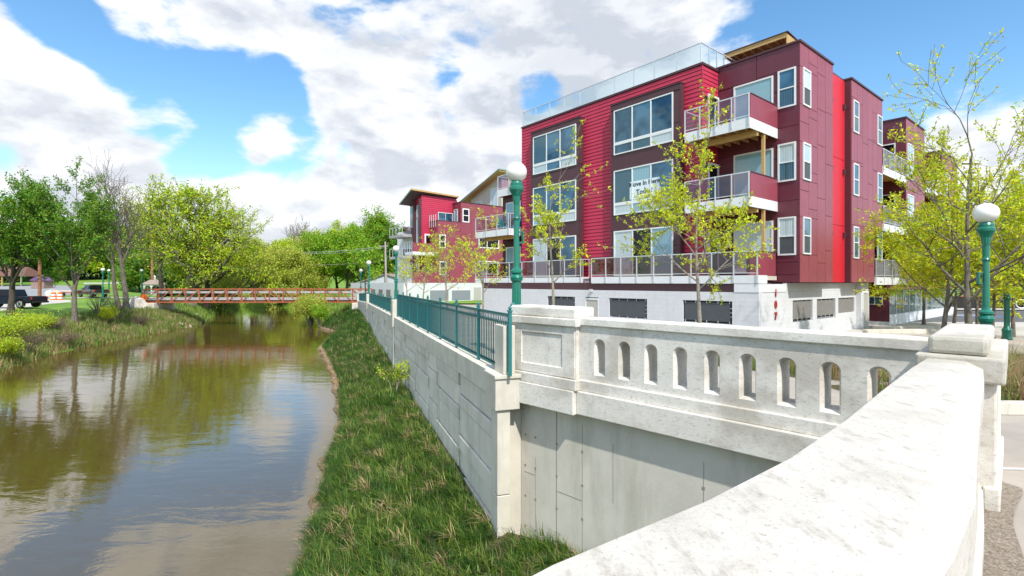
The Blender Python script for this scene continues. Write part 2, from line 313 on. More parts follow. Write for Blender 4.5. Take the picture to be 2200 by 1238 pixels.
# ------------------------------------------------------------------ mesh helpers
class MB:
    def __init__(s): s.v = []; s.f = []
    def quad(s, a, b, c, d):
        i = len(s.v); s.v += [tuple(a), tuple(b), tuple(c), tuple(d)]; s.f.append((i, i+1, i+2, i+3)); return s
    def box(s, x0, x1, y0, y1, z0, z1):
        if x0 > x1: x0, x1 = x1, x0
        if y0 > y1: y0, y1 = y1, y0
        if z0 > z1: z0, z1 = z1, z0
        i = len(s.v)
        s.v += [(x0,y0,z0),(x1,y0,z0),(x1,y1,z0),(x0,y1,z0),(x0,y0,z1),(x1,y0,z1),(x1,y1,z1),(x0,y1,z1)]
        s.f += [(i,i+3,i+2,i+1),(i+4,i+5,i+6,i+7),(i,i+1,i+5,i+4),(i+1,i+2,i+6,i+5),(i+2,i+3,i+7,i+6),(i+3,i,i+4,i+7)]
        return s
    def hexa(s, p):      # 8 points: bottom 4 ccw, top 4 ccw
        i = len(s.v); s.v += [tuple(q) for q in p]
        s.f += [(i,i+3,i+2,i+1),(i+4,i+5,i+6,i+7),(i,i+1,i+5,i+4),(i+1,i+2,i+6,i+5),(i+2,i+3,i+7,i+6),(i+3,i,i+4,i+7)]
        return s
    def prism(s, poly, z0, z1):
        n = len(poly); i = len(s.v)
        s.v += [(p[0], p[1], z0) for p in poly] + [(p[0], p[1], z1) for p in poly]
        s.f.append(tuple(range(i+n-1, i-1, -1))); s.f.append(tuple(range(i+n, i+2*n)))
        for k in range(n):
            k2 = (k+1) % n; s.f.append((i+k, i+k2, i+n+k2, i+n+k))
        return s
    def bar(s, a, b, w, h=None):   # square bar from a to b
        a = Vector(a); b = Vector(b); h = h or w; d = (b - a).normalized()
        up = Vector((0,0,1)) if abs(d.z) < 0.95 else Vector((1,0,0))
        r = d.cross(up).normalized() * w/2; u = r.cross(d).normalized() * h/2
        return s.hexa([a-r-u, a+r-u, b+r-u, b-r-u, a-r+u, a+r+u, b+r+u, b-r+u])
    def tube(s, pts, rad, n=8, cap=True):
        k0 = len(s.v); m_ = len(pts)
        prev = None
        for j in range(m_):
            p = Vector(pts[j])
            if j == 0: d = Vector(pts[1]) - p
            elif j == m_-1: d = p - Vector(pts[j-1])
            else: d = Vector(pts[j+1]) - Vector(pts[j-1])
            if d.length < 1e-9: d = Vector((0,0,1))
            d.normalize()
            if prev is None:
                prev = d.orthogonal().normalized()
            prev = (prev - d * prev.dot(d))
            if prev.length < 1e-6: prev = d.orthogonal()
            prev.normalize(); q = d.cross(prev)
            r = rad[j] if hasattr(rad, '__len__') else rad
            for a in range(n):
                an = 2*math.pi*a/n; w = p + (prev*math.cos(an) + q*math.sin(an))*r
                s.v.append((w.x, w.y, w.z))
        for j in range(m_-1):
            for a in range(n):
                a2 = (a+1) % n; s.f.append((k0+j*n+a, k0+j*n+a2, k0+(j+1)*n+a2, k0+(j+1)*n+a))
        if cap:
            s.f.append(tuple(k0+a for a in range(n-1,-1,-1))); s.f.append(tuple(k0+(m_-1)*n+a for a in range(n)))
        return s
    def lathe(s, c, prof, n=20, flute=0, z_flute=None):
        k0 = len(s.v)
        for (r, z) in prof:
            for a in range(n):
                an = 2*math.pi*a/n; rr = r
                if flute and z_flute and z_flute[0] <= z <= z_flute[1] and a % 2: rr = r*(1-flute)
                s.v.append((c[0]+rr*math.cos(an), c[1]+rr*math.sin(an), c[2]+z))
        for j in range(len(prof)-1):
            for a in range(n):
                a2 = (a+1) % n; s.f.append((k0+j*n+a, k0+j*n+a2, k0+(j+1)*n+a2, k0+(j+1)*n+a))
        s.f.append(tuple(k0+a for a in range(n-1,-1,-1))); e = k0+(len(prof)-1)*n; s.f.append(tuple(e+a for a in range(n)))
        return s
    def mesh(s, name, m, smooth=False):
        me = bpy.data.meshes.new(name); me.from_pydata(s.v, [], s.f); me.update()
        if m: me.materials.append(m)
        if smooth: me.polygons.foreach_set('use_smooth', [True]*len(me.polygons))
        return me
    def build(s, name, m, parent=None, smooth=False, bevel=0, loc=None, seg=2):
        o = bpy.data.objects.new(name, s.mesh(name, m, smooth)); COL.objects.link(o)
        if parent: o.parent = parent
        if loc: o.location = loc
        if bevel:
            md = o.modifiers.new('bevel', 'BEVEL'); md.width = bevel; md.segments = seg; md.limit_method = 'ANGLE'; md.angle_limit = R(35)
        return o

def link(name, me, parent=None, loc=(0,0,0), rz=0.0):
    o = bpy.data.objects.new(name, me); COL.objects.link(o); o.location = loc; o.rotation_euler[2] = rz
    if parent: o.parent = parent
    return o
def thing(name, label, cat, loc=(0,0,0), rz=0.0, group=None):
    o = bpy.data.objects.new(name, None); COL.objects.link(o); o.location = loc; o.rotation_euler = (0,0,rz); o.empty_display_size = .1
    o['label'] = label; o['category'] = cat
    if group: o['group'] = group
    return o
def tag(o, label=None, cat=None, group=None, kind=None):
    if label: o['label'] = label
    if cat: o['category'] = cat
    if group: o['group'] = group
    if kind: o['kind'] = kind
    return o
def copy_tree(o, parent=None, loc=None, label=None, rz=None, scale=None):
    c = o.copy(); COL.objects.link(c); c.parent = parent
    if loc is not None: c.location = loc
    if rz is not None: c.rotation_euler[2] = rz
    if scale is not None: c.scale = scale if hasattr(scale, '__len__') else (scale,)*3
    if label: c['label'] = label
    for ch in list(o.children): copy_tree(ch, c)
    return c
def np_mesh(name, V, F, m, parent=None):    # V (n,3), F (k,m) same arity
    me = bpy.data.meshes.new(name); V = np.asarray(V, np.float32); F = np.asarray(F, np.int32)
    me.vertices.add(len(V)); me.vertices.foreach_set('co', V.ravel())
    k = F.shape[1]; me.loops.add(F.size); me.loops.foreach_set('vertex_index', F.ravel())
    me.polygons.add(len(F)); me.polygons.foreach_set('loop_start', np.arange(0, F.size, k, dtype=np.int32)); me.polygons.foreach_set('loop_total', np.full(len(F), k, np.int32))
    me.materials.append(m); me.update(calc_edges=True)
    o = bpy.data.objects.new(name, me); COL.objects.link(o)
    if parent: o.parent = parent
    return o

# ------------------------------------------------------------------ ground, river
ZW = -4.95
def interp(y, tab):
    ys = [a for a, _ in tab]; return float(np.interp(y, ys, [b for _, b in tab]))
XLt = [(-80,-20),(0,-24),(20,-26.5),(28,-28.2),(34.5,-31.4),(42.5,-33.2),(52,-35.2),(60,-36.6),(67,-39.8),(80,-46),(95,-56),(103,-62),(125,-84),(300,-84)]
XRt = [(-80,8),(-10,-1.2),(5,-2.9),(9,-3.6),(9.9,-3.95),(10.7,-3.9),(11.2,-4.2),(12.75,-4.6),(13.9,-5.0),(15.2,-5.25),(17.5,-5.8),(20.7,-6.95),(25.6,-8.8),(30.6,-10.9),(38,-14.2),(44,-15.6),(50.4,-17.0),(54.5,-20.3),(60,-22),(70,-26),(98,-40),(110,-62),(125,-84),(300,-84)]
WL0 = Vector((-.258, 8.87)); WU = Vector((-.331, .944)).normalized(); WQ = Vector((WU.y, -WU.x))   # wall line, along, inland
def wallx(y): return WL0.x + WU.x/WU.y*(y - WL0.y)
def sm(a, b, x):
    t_ = min(1, max(0, (x-a)/(b-a))); return t_*t_*(3-2*t_)
def nz2(x, y): return math.sin(x*1.7+y*.9)*.5 + math.sin(x*.6-y*1.3+2)*.35 + math.sin(x*3.1+y*2.3)*.2
def HL(x, y):       # park side ground
    o = interp(y, XLt) - x
    z = float(np.interp(o, [-3,-.6,0,.5,1.3,2.6,5,9,14], [-6.2,-5.5,-5.05,-4.75,-4.45,-3.9,-3.1,-2.75,-2.58]))
    z += 0.10*nz2(x, y)*sm(0,2,o)*(1-sm(8,14,o))
    far = float(np.interp(y, [0,60,80,110,160,260,500], [0,0,.35,.6,3.2,7,9]))
    return z + far*sm(4, 20, o)
def LB(y):          # left edge of the city side ground
    if y < 3.5: return .9*y
    if y < 5.1: return float(np.interp(y, [3.5,5.1], [3.15,4.4]))
    if y < 9.3: return 1.28 + (8.04-y)*.958 + .16
    if y < 59: return wallx(y) + .3
    return interp(y, XRt)
def GR(x, y):
    d = x - LB(y)
    if y < 59:
        s_ = sm(2.5, 9, d) * sm(6.5, 15, y)
        base = -1.62 if y < 24 else float(np.interp(y, [24,43,59], [-1.64,-1.72,-2.15]))
        z = base*(1-s_) - 2.56*s_
        bed = math.exp(-((x-13.5)/3.2)**2 - ((y-10.0)/3.0)**2)
        z += 0.55*bed
        return z
    z = float(np.interp(d, [-3,-.5,0,1,3,7], [-6,-5.4,-5,-4.4,-3.2,-2.4]))
    return z + float(np.interp(y, [59,120,300], [0,.2,3]))*sm(3,10,d)
def ray_ground(px, py, H):
    rx = (px-1100)/1100; rz = (607-py)/1100; lo = 2.0
    y = 2.0
    while y < 600:
        if rz*y < H(rx*y, y): break
        y *= 1.01
    return rx*y, y
def loft(name, rows, m, kind='structure', smooth=True):
    V = []; F = []; n = len(rows[0])
    for r in rows: V += r
    for j in range(len(rows)-1):
        for i in range(n-1): F.append((j*n+i, j*n+i+1, (j+1)*n+i+1, (j+1)*n+i))
    me = bpy.data.meshes.new(name); me.from_pydata(V, [], F); me.materials.append(m)
    me.polygons.foreach_set('use_smooth', [smooth]*len(F)); me.update()
    o = bpy.data.objects.new(name, me); COL.objects.link(o); o['kind'] = kind; return o
ysL = list(np.arange(-80, 10, 6)) + list(np.arange(10, 80, 1.0)) + list(np.arange(80, 170, 4)) + [180, 200, 240, 300, 400, 600, 1000, 2500]
offs = [-3,-1,-.4,0,.3,.7,1.3,2,2.8,3.8,5,6.5,8,10,12,15,20,28,40,60,90,150,400,2500]
loft('lawn', [[(interp(y,XLt)-o, float(y), HL(interp(y,XLt)-o, y)) for o in offs] for y in ysL], M_lawn)
ysR = list(np.arange(-80, 0, 8)) + list(np.arange(0, 24, .5)) + list(np.arange(24, 59, 1.5)) + [58.99]
offr = [0,.4,.8,1.3,2,3,4,5,6,7,8,9,10,11,12,13,14,16,18,22,28,40,60,100,300,2500]
loft('plaza_ground', [[(LB(y)+o, float(y), GR(LB(y)+o, y)) for o in offr] for y in ysR], M_plaza)
offr2 = [-3,-1,0,.5,1,2,3,5,7,10,15,25,40,70,150,400,2500]
loft('far_ground', [[(LB(y)+o, float(y), GR(LB(y)+o, y)) for o in offr2] for y in [59.0,61,64,68,72,78,85,92,100,110,120,126,140,180,260,400,1000,2500]], M_lawn)
# right river bank, between water and retaining wall
def zbase(y): return float(np.interp(y, [-10,5,8.9,24.5,45,59], [-4.6,-4.55,-4.55,-4.15,-3.4,-3.2]))
def HB(x, y):
    a = interp(y, XRt); b_ = wallx(y) if y > 8.8 else (min(4.2, 1.4 + (8.04-y)*.958) if y > 4.5 else 4.2)
    u_ = (x-a)/max(.5, b_-a); zb = zbase(y)
    zz = ZW + (zb-ZW)*max(0, u_)**.75 + .10 + .09*nz2(x*1.6, y*1.6)*sm(0,.2,u_)
    if u_ < .03: zz = ZW + .16 - (0.03-u_)*9
    return zz
us = [-.35,-.12,-.05,-.01,.0,.015,.03,.06,.1,.16,.23,.3,.38,.46,.55,.64,.73,.82,.91,1.0,1.06]
rows = []
for y in list(np.arange(-10, 59, .5)) + [59.3, 61]:
    a = interp(y, XRt); b_ = wallx(y) if y > 8.8 else (min(4.2, 1.4 + (8.04-y)*.958) if y > 4.5 else 4.2)
    a += .12*math.sin(y*2.1) + .08*math.sin(y*5.3)
    rows.append([(a+u_*(b_-a), float(y), HB(a+u_*(b_-a), y)) for u_ in us])
loft('river_bank', rows, M_soil)
# mud lip along the water's edge
rows = []
for y in np.arange(3, 58, .08):
    a = interp(y, XRt) + .12*math.sin(y*2.1) + .08*math.sin(y*5.3)
    w_ = .03 + .05*math.sin(y*1.3)**2 + .03*math.sin(y*7.7) + .02*math.sin(y*17.7)
    hj = .03*math.sin(y*11) + .025*math.sin(y*23+1)
    rows.append([(a-.16-w_*.4, y, ZW-.2), (a-.10-w_*.3, y, ZW+.02), (a-.05, y, ZW+.12+hj), (a+.02+w_, y, ZW+.19+hj), (a+.14+w_, y, ZW+.17)])
loft('mud_edge', rows, M_mud)
wm = MB(); wm.quad((-200,-90,ZW),(40,-90,ZW),(40,200,ZW),(-200,200,ZW)); wo_ = wm.build('river_water', M_water); wo_['kind'] = 'structure'
bd = MB(); bd.quad((-300,-90,-6.4),(60,-90,-6.4),(60,250,-6.4),(-300,250,-6.4)); o = bd.build('river_bed', M_mud); o['kind'] = 'structure'

def patch(name, near, far, m, H, lift=.03, n=14, k=5):   # sheet laid on the terrain between two pixel polylines
    def along(pl, t_):
        xs = np.linspace(0, 1, len(pl)); return np.interp(t_, xs, [p[0] for p in pl]), np.interp(t_, xs, [p[1] for p in pl])
    rows = []
    for j in range(k+1):
        row = []
        for i in range(n+1):
            a = along(near, i/n); c = along(far, i/n); px = a[0]+(c[0]-a[0])*j/k; py = a[1]+(c[1]-a[1])*j/k
            x, y = ray_ground(px, py, H); row.append((x, y, H(x, y)+lift))
        rows.append(row)
    return loft(name, rows, m)
patch('parking_lot', [(-60,678),(40,664),(100,654),(152,650)], [(-60,640),(30,638),(100,643),(152,646)], M_path, HL, .02)
patch('park_road', [(-60,640),(40,638),(110,636),(160,634)], [(-60,614),(40,613),(110,613),(150,615)], M_lot, HL, .03)
patch('footpath', [(30,640.5),(120,641.5),(220,641),(335,641)], [(30,638.5),(120,639.5),(220,639.3),(335,639.5)], M_path, HL, .04, 24, 2)
patch('footpath.001', [(180,611),(270,610),(340,608),(385,604)], [(180,608.5),(270,607.5),(340,606),(385,602.5)], M_path, HL, .05, 24, 2)

def rsheet(name, poly_rows, m, lift):
    return loft(name, [[(x, y, GR(x, y)+lift) for (x, y) in r] for r in poly_rows], m)
def grid_sheet(name, x0, x1, y0, y1, m, lift, nx=12, ny=8, skew=0.0):
    return rsheet(name, [[(x0+(x1-x0)*i/nx, y0+(y1-y0)*j/ny - skew*(x1-x0)*i/nx) for i in range(nx+1)] for j in range(ny+1)], m, lift)
M_side = mat('sidewalk_concrete', (0.36, 0.32, 0.28), 0.9, var=0.10, scale=2.0, bump=0.2, bscale=70, bdist=0.003)
rsheet('bridge_sidewalk', [[(LB(y)+d, y) for d in (0.0,.5,1,2,3,4.5,6,9)] for y in (-3,-1,0,1,2,3,3.5,4,4.5,5,5.5,5.9)], M_side, .004)
rsheet('gravel_strip', [[(.9*y + k/8*((.985+.012*math.sin(y*5)-.9)*y+.02 if y < 4.0 else max(.02,(4.35-y)*1.1)), y) for k in range(9)] for y in [-3,-1,0,.8]+[1.2+.1*q for q in range(32)]], M_gravel, .012)
grid_sheet('sidewalk_joint', 3.9, 12, 4.42, 4.46, M_white, .010, 12, 1, 0.03)
# kerb in front of the planting bed and low kerb by the ramp
ks = thing('kerb', 'pale concrete kerb at the foot of the dry ornamental grass', 'kerb')
for i in range(9):
    x0 = 4.9+i*.95; y0 = 6.30 - .05*i
    MB().hexa([(x0,y0,-1.62),(x0+.94,y0-.05,-1.62),(x0+.94,y0+.11,-1.62),(x0,y0+.16,-1.62),(x0,y0+.01,-1.47),(x0+.94,y0-.04,-1.47),(x0+.94,y0+.11,-1.47),(x0,y0+.16,-1.47)]).build('kerb_stone', M_conc, ks, bevel=.012)
rsheet('planting_bed', [[(4.9+i*1.0, y-(.05*i)) for i in range(24)] for y in (6.46,7,8,9,10,11,12,13,14,15.5,17,19)], M_soil, .006)

# ------------------------------------------------------------------ stone parapets
FP0 = Vector((1.28, 8.04)); FD = Vector((-.692, .722)).normalized(); FN = Vector((FD.y*-1, FD.x))    # along, outward (to the river / camera)
FN = Vector((-.722, -.692)).normalized()
def fp(t_, d, z): p = FP0 + FD*t_ + FN*d; return (p.x, p.y, z)       # d > 0 outward
def fbox(mb, t0, t1, d0, d1, z0, z1):
    return mb.hexa([fp(t0,d0,z0), fp(t1,d0,z0), fp(t1,d1,z0), fp(t0,d1,z0), fp(t0,d0,z1), fp(t1,d0,z1), fp(t1,d1,z1), fp(t0,d1,z1)])
wp = thing('stone_parapet', 'white weathered parapet pierced by nine small arches, with a panelled pier at its far end', 'parapet')
ar = MB(); T0, T1 = -4.15, .28; D0 = -.34
cs = [-.116-.449*i for i in range(9)]
def cell(mb, t0, t1, z0, z1, c, w, zb, zs):
    # outline of an arched opening at outer face (w wide) and, a little inside, narrower
    def outline(h, dz): 
        pts = [(c+h, zb+dz), (c+h, zs)]
        for k in range(1, 8):
            a = math.pi*k/8; pts.append((c+h*math.cos(a), zs+h*math.sin(a)))
        pts += [(c-h, zs), (c-h, zb+dz)]; return pts
    o1 = outline(w, 0); o2 = outline(w-.028, .03)
    for (oo, d) in ((o1, 0.0), (o2, D0)):
        q = lambda t_, z: fp(t_, d, z)
        mb.quad(q(t0,z0), q(t1,z0), q(t1,zb if d==0 else zb+.03), q(t0,zb if d==0 else zb+.03))
        zz = zb if d == 0 else zb+.03; h = w if d == 0 else w-.028
        mb.quad(q(t0,zz), q(c-h,zz), q(c-h,zs), q(t0,zs)); mb.quad(q(c+h,zz), q(t1,zz), q(t1,zs), q(c+h,zs))
        mb.quad(q(t0,zs), q(c-h,zs), q(c-h,z1), q(t0,z1)); mb.quad(q(c+h,zs), q(t1,zs), q(t1,z1), q(c+h,z1))
        for k in range(1, len(oo)-2):
            a, b_ = oo[k], oo[k+1]; mb.quad(q(a[0],a[1]), q(b_[0],b_[1]), q(b_[0],z1), q(a[0],z1))
    n = len(o1)
    for k in range(n):
        a, b_ = o1[k], o1[(k+1)%n]; a2, b2 = o2[k], o2[(k+1)%n]
        mb.quad(fp(a[0],0,a[1]), fp(b_[0],0,b_[1]), fp(b2[0],-.05,b2[1]), fp(a2[0],-.05,a2[1]))
        mb.quad(fp(a2[0],-.05,a2[1]), fp(b2[0],-.05,b2[1]), fp(b2[0],D0,b2[1]), fp(a2[0],D0,a2[1]))
edges = [T1] + [(cs[i]+cs[i+1])/2 for i in range(8)] + [cs[8]-.2245]
for i, c in enumerate(cs): cell(ar, edges[i+1], edges[i], -1.56, -.685, c, .105, -1.455, -.985)
if edges[-1] > T0+.002: fbox(ar, T0, edges[-1], D0, 0, -1.56, -.685)
ar.build('arcade_wall', M_stone, wp)
fbox(MB(), T0, T1, D0-.04, .045, -.685, -.57).build('coping', M_stone, wp, bevel=.012)
mb = MB(); fbox(mb, T0, T1, D0-.02, .035, -1.735, -1.5603); mb.build('base_course', M_stone, wp, bevel=.012)
mb = MB(); fbox(mb, T0, T1, D0-.02, .085, -2.11, -1.7353); mb.build('fascia', M_stone, wp, bevel=.014)
pr = MB(); fbox(pr, .283, 1.79, D0-.06, .08, -1.56, -.715); pier = pr.build('pier', M_stone, wp, bevel=.01)
# recessed panel on the pier: raised border
for (a0,a1,z0,z1) in ((.30,.56,-1.55,-.72),(1.50,1.77,-1.55,-.72),(.56,1.50,-.86,-.72),(.56,1.50,-1.55,-1.40)):
    mb = MB(); fbox(mb, a0, a1, .079, .105, z0, z1); mb.build('panel_border', M_stone, pier, bevel=.006)
mb = MB(); fbox(mb, .235, 1.84, D0-.10, .15, -.715, -.585); mb.build('pier_cap', M_stone, wp, bevel=.016)
mb = MB(); fbox(mb, .285, 1.79, D0-.06, .10, -.5852, -.41); mb.build('pier_top', M_stone, wp, bevel=.03)
mb = MB(); fbox(mb, .25, 1.83, D0-.08, .145, -1.735, -1.5603); mb.build('base_course', M_stone, wp, bevel=.014)
mb = MB(); fbox(mb, .283, 2.20, D0-.08, .165, -2.12, -1.7353); mb.build('fascia', M_stone, wp, bevel=.014)
mb = MB(); fbox(mb, 1.80, 2.05, D0, .02, -2.05, -1.60); mb.build('end_block', M_stone, wp, bevel=.01)

# abutment wall below it
ab = thing('abutment_wall', 'smooth grey concrete abutment wall with form lines below the arched parapet', 'wall')
body = MB(); fbox(body, -4.6, 2.10, -.75, -.10, -5.6, -2.1203); body.build('wall', mat('abutment_concrete', (0.66,0.63,0.55), .85, var=.10, scale=.9, bump=.35, bscale=25, bdist=.006, streak=((1.3,1.3,.28),(0.33,0.31,0.22),.55)), ab)
seams = [(1.85,-5.2,-2.2),(1.35,-5.2,-3.1),(.85,-4.9,-2.15),(.86,-4.9,-2.15),(.30,-4.6,-2.3),(-.30,-3.4,-2.5),(-1.75,-4.9,-2.4),(-2.4,-4.9,-2.4),(-3.1,-4.9,-2.4)]
sm_ = MB()
for (t_, z0, z1) in seams: fbox(sm_, t_-.004, t_+.004, -.1015, -.0965, z0, z1)
for (a, b_, z) in ((.30,.85,-3.55),(1.35,1.62,-3.42),(.85,1.35,-4.55),(1.62,2.08,-2.30)):
    fbox(sm_, a, b_, -.1015, -.0960, z-.006, z+.006)
sm_.build('form_seam', mat('seam_concrete', (0.36,0.34,0.28), .9), ab)
ties = MB()
for t_ in (1.60,1.35,.85,.30,-1.75):
    for z in (-2.75,-3.3,-3.85,-4.4): fbox(ties, t_-.018, t_+.018, -.1015, -.094, z-.018, z+.018)
o = ties.build('tie_holes', mat('tie_concrete', (0.30,0.27,0.20), .9), ab); o['kind'] = 'stuff'

# near parapet under the camera with the right-hand pier
ND = Vector((.700,.714)).normalized(); NP = Vector((ND.y, -ND.x))
npar = thing('bridge_parapet', 'broad white stone parapet sweeping from the bottom edge up to the big corner pier', 'parapet')
Lp = [(-3.6,-1.9),(-1.6,-.35),(-.60,.46),(.054,.994),(.46,1.285),(.84,1.60),(1.30,2.04),(1.95,2.70),(2.55,3.30),(3.11,3.87)]
Rp = [(-3.25,-2.45),(-1.25,-.85),(-.15,.10),(.70,.90),(.985,1.14),(1.28,1.415),(1.72,1.89),(2.25,2.46),(2.85,3.09),(3.44,3.74)]
Lp = [Vector(p)*1.045 if i_ > 2 else Vector(p) for i_, p in enumerate(Lp)]; Lp[-1] = Vector((3.11,3.87)); Rp = [Vector(p) for p in Rp]
ch = .045; zt = -.57
rows = []
for k in range(len(Lp)):
    l, r = Lp[k], Rp[k]; w = (r-l).normalized()
    prof = [(l+w*.05, -2.1), (l+w*.05, -1.76), (l-w*.02, -1.72), (l-w*.02, -.70), (l-w*.03, -.69), (l, zt-ch*.6), (l+w*ch*.6, zt), (l+w*.5*(r-l).length, zt+.004), (r-w*.09, zt), (r, zt-ch), (r, zt-.16), (r-w*.03, zt-.17), (r-w*.03, -1.45), (r+w*.0, -1.48), (r+w*.0, -1.63)]
    rows.append([(p.x, p.y, z) for p, z in prof])
o = loft('parapet_wall', rows, M_stone2, smooth=False); del o['kind']; o.parent = npar
def nbox(o0, l0, l1, w0, w1, z0, z1):
    P = lambda l, w, z: (o0.x+ND.x*l+NP.x*w, o0.y+ND.y*l+NP.y*w, z)
    return MB().hexa([P(l0,w1,z0),P(l1,w1,z0),P(l1,w0,z0),P(l0,w0,z0),P(l0,w1,z1),P(l1,w1,z1),P(l1,w0,z1),P(l0,w0,z1)])
A = Vector((3.11,3.87))
nbox(A, 0.05, 1.70, .02, .36, -.535, -.40).build('pier_top', M_stone2, npar, bevel=.03)
nbox(A, -.02, 1.78, -.05, .45, -.72, -.5352).build('pier_cap', M_stone2, npar, bevel=.018)
nbox(A, .03, 1.74, -.01, .40, -2.1, -.7203).build('pier', M_stone, npar, bevel=.012)
nbox(A, 0.0, 1.76, .33, .42, -1.62, -1.45).build('base_course', M_stone, npar, bevel=.012)
# bridge mass under the sidewalk (below and behind the near parapet)
mb = MB(); mb.prism([(-3.0,-2.5),(-.10,.10),(.85,.96),(1.75,1.95),(3.05,3.35),(4.2,5.0),(16,5.0),(16,-2.5)], -6.0, -1.72)
o = mb.build('bridge_structure', M_conc); o['kind'] = 'structure'

# ------------------------------------------------------------------ retaining wall and fences
def wl(l, d, z): p = WL0 + WU*l + WQ*d; return (p.x, p.y, z)     # d > 0 inland
def wbox(mb, l0, l1, d0, d1, z0, z1, z0b=None, z1b=None):
    z0b = z0 if z0b is None else z0b; z1b = z1 if z1b is None else z1b
    return mb.hexa([wl(l0,d1,z0), wl(l1,d1,z0b), wl(l1,d0,z0b), wl(l0,d0,z0), wl(l0,d1,z1), wl(l1,d1,z1b), wl(l1,d0,z1b), wl(l0,d0,z1)])
def ctop(l): return float(np.interp(l, [0,16.4,36,53], [-1.62,-1.62,-1.70,-2.12]))
rw = thing('retaining_wall', 'long pale concrete retaining wall with staggered panels above the grassy river bank', 'wall')
wb_ = MB()
for (a, b_) in ((.3,16.2),(16.9,35.6),(36.2,53)): wbox(wb_, a, b_, .16, .55, -5.5, ctop(a)-.44, -5.5, ctop(b_)-.44)
wb_.build('wall_core', M_conc, rw)
for (a, b_) in ((.64,16.1),(16.95,35.55),(36.3,53.0)):
    n_ = max(2, int((b_-a)/4)); 
    for i in range(n_):
        l0 = a+(b_-a)*i/n_; l1 = a+(b_-a)*(i+1)/n_-.012
        mb = MB(); wbox(mb, l0, l1, .03, .48, ctop(l0)-.45, ctop(l0), ctop(l1)-.45, ctop(l1)); mb.build('coping', M_conc, rw, bevel=.012)
rnd = random.Random(5)
l = .42; ci = 0
while l < 52.8:
    wcol = 1.35 if ci % 3 == 2 else 2.65
    if l < 16.2 < l+wcol: wcol = 16.2-l
    if 16.2 <= l < 16.9: l = 16.9
    if l < 35.6 < l+wcol: wcol = 35.6-l
    if 35.6 <= l < 36.2: l = 36.2
    l1 = min(l+wcol, 53)
    z = ctop(l)-.455; k = 0
    hs_ = [.30,.52,.30,.62,.45,.30,.55,.6,.5] if ci % 2 else [.50,.30,.62,.34,.50,.62,.3,.6,.5]
    while z > -5.0 and k < 8:
        h = hs_[k]; pr_ = [.0,.03,.012,.045][(ci*3+k*5) % 4]
        mb = MB(); wbox(mb, l+.012, l1-.012, .105-.02-pr_, .17, z-h+.028, z); mb.build('panel', M_wall, rw, bevel=.012, seg=1)
        z -= h; k += 1
    l = l1+.0; ci += 1
for (a, b_, ztop, nm) in ((0.0,.64,-1.625,'end_cap'),):
    mb = MB(); wbox(mb, a, b_, -.03, .42, -2.23, ztop+0, None, None); mb.build(nm, M_conc, rw, bevel=.012)
    mb = MB(); wbox(mb, a-.03, b_+.01, -.05, .44, ztop-.055, ztop+.012); mb.build('end_cap_top', M_conc, rw, bevel=.01)
for (z0, z1) in ((-3.72,-2.235),(-5.3,-3.735)):
    mb = MB(); wbox(mb, .05, .44, .02, .26, z0, z1); mb.build('end_column', M_conc, rw, bevel=.012)
mb = MB(); wbox(mb, .02, .52, .12, .34, -1.612, -.76); mb.build('end_post', M_conc, rw, bevel=.012)
for (a, b_, zt_) in ((16.2,16.9,-.83),(35.6,36.2,-.98),(52.9,53.5,-1.3)):
    mb = MB(); wbox(mb, a, b_, -.02, .50, ctop(a)-.5, zt_); mb.build('pillar', M_conc, rw, bevel=.012)
    mb = MB(); wbox(mb, a+.05, b_-.05, .02, .46, -5.5, ctop(a)-.503); mb.build('pillar_shaft', M_conc, rw, bevel=.012)

def fence(l0, l1, ztop, label, dd=.20, postn=None, finial=True):
    root = thing('metal_fence', label, 'fence', group='teal picket fences on the retaining wall')
    H = lambda l: ctop(l)
    n = postn or max(2, round((l1-l0)/2.1)); zt = lambda l: ztop(l)
    hh = zt(l0)-H(l0)
    pm = MB(); pm.box(-.028,.028,-.028,.028,0.0,hh+.03).box(-.04,.04,-.04,.04,hh+.031,hh+.055); pme = pm.mesh('fence_post', M_teal)
    fm = MB(); fm.lathe((0,0,hh+.056), [(.012,0),(.03,.02),(.034,.035),(.026,.055),(.006,.07)], 8); fme = fm.mesh('finial', M_teal, True)
    ang = math.atan2(WU.y, WU.x)
    for i in range(n+1):
        l = l0+(l1-l0)*i/n; p = wl(l, dd, H(l))
        q = link('fence_post', pme, root, p, ang); link('finial', fme, q)
    km = MB(); km.box(-.009,.009,-.009,.009,.07,hh-.17); kme = km.mesh('picket', M_teal)
    for i in range(n):
        a = l0+(l1-l0)*i/n; c = l0+(l1-l0)*(i+1)/n; m_ = max(3, round((c-a)/.118))
        for j in range(1, m_):
            l = a+(c-a)*j/m_; link('picket', kme, root, wl(l, dd, H(l)), ang)
        for (dz, hgt, wd, nm) in ((-.01,.035,.04,'top_rail'),(-.175,.028,.032,'middle_rail')):
            mb = MB(); wbox(mb, a+.03, c-.03, dd-wd/2, dd+wd/2, zt(a)+dz-hgt, zt(a)+dz, zt(c)+dz-hgt, zt(c)+dz); mb.build(nm, M_teal, root)
        mb = MB(); wbox(mb, a+.03, c-.03, dd-.016, dd+.016, H(a)+.055, H(a)+.085, H(c)+.055, H(c)+.085); mb.build('bottom_rail', M_teal, root)
        rg = MB(); m2 = max(2, int((c-a)/.105))
        for j in range(m2):
            l = a+(c-a)*(j+.5)/m2; cz = (zt(a)+(zt(c)-zt(a))*(j+.5)/m2)-.11
            K = 10; pts = [Vector(wl(l+.055*math.cos(2*math.pi*k/K), dd, cz+.060*math.sin(2*math.pi*k/K))) for k in range(K+1)]
            rg.tube(pts, .008, 4, cap=False)
        o = rg.build('ring_frieze', M_teal, root); o['kind'] = 'stuff'
    return root
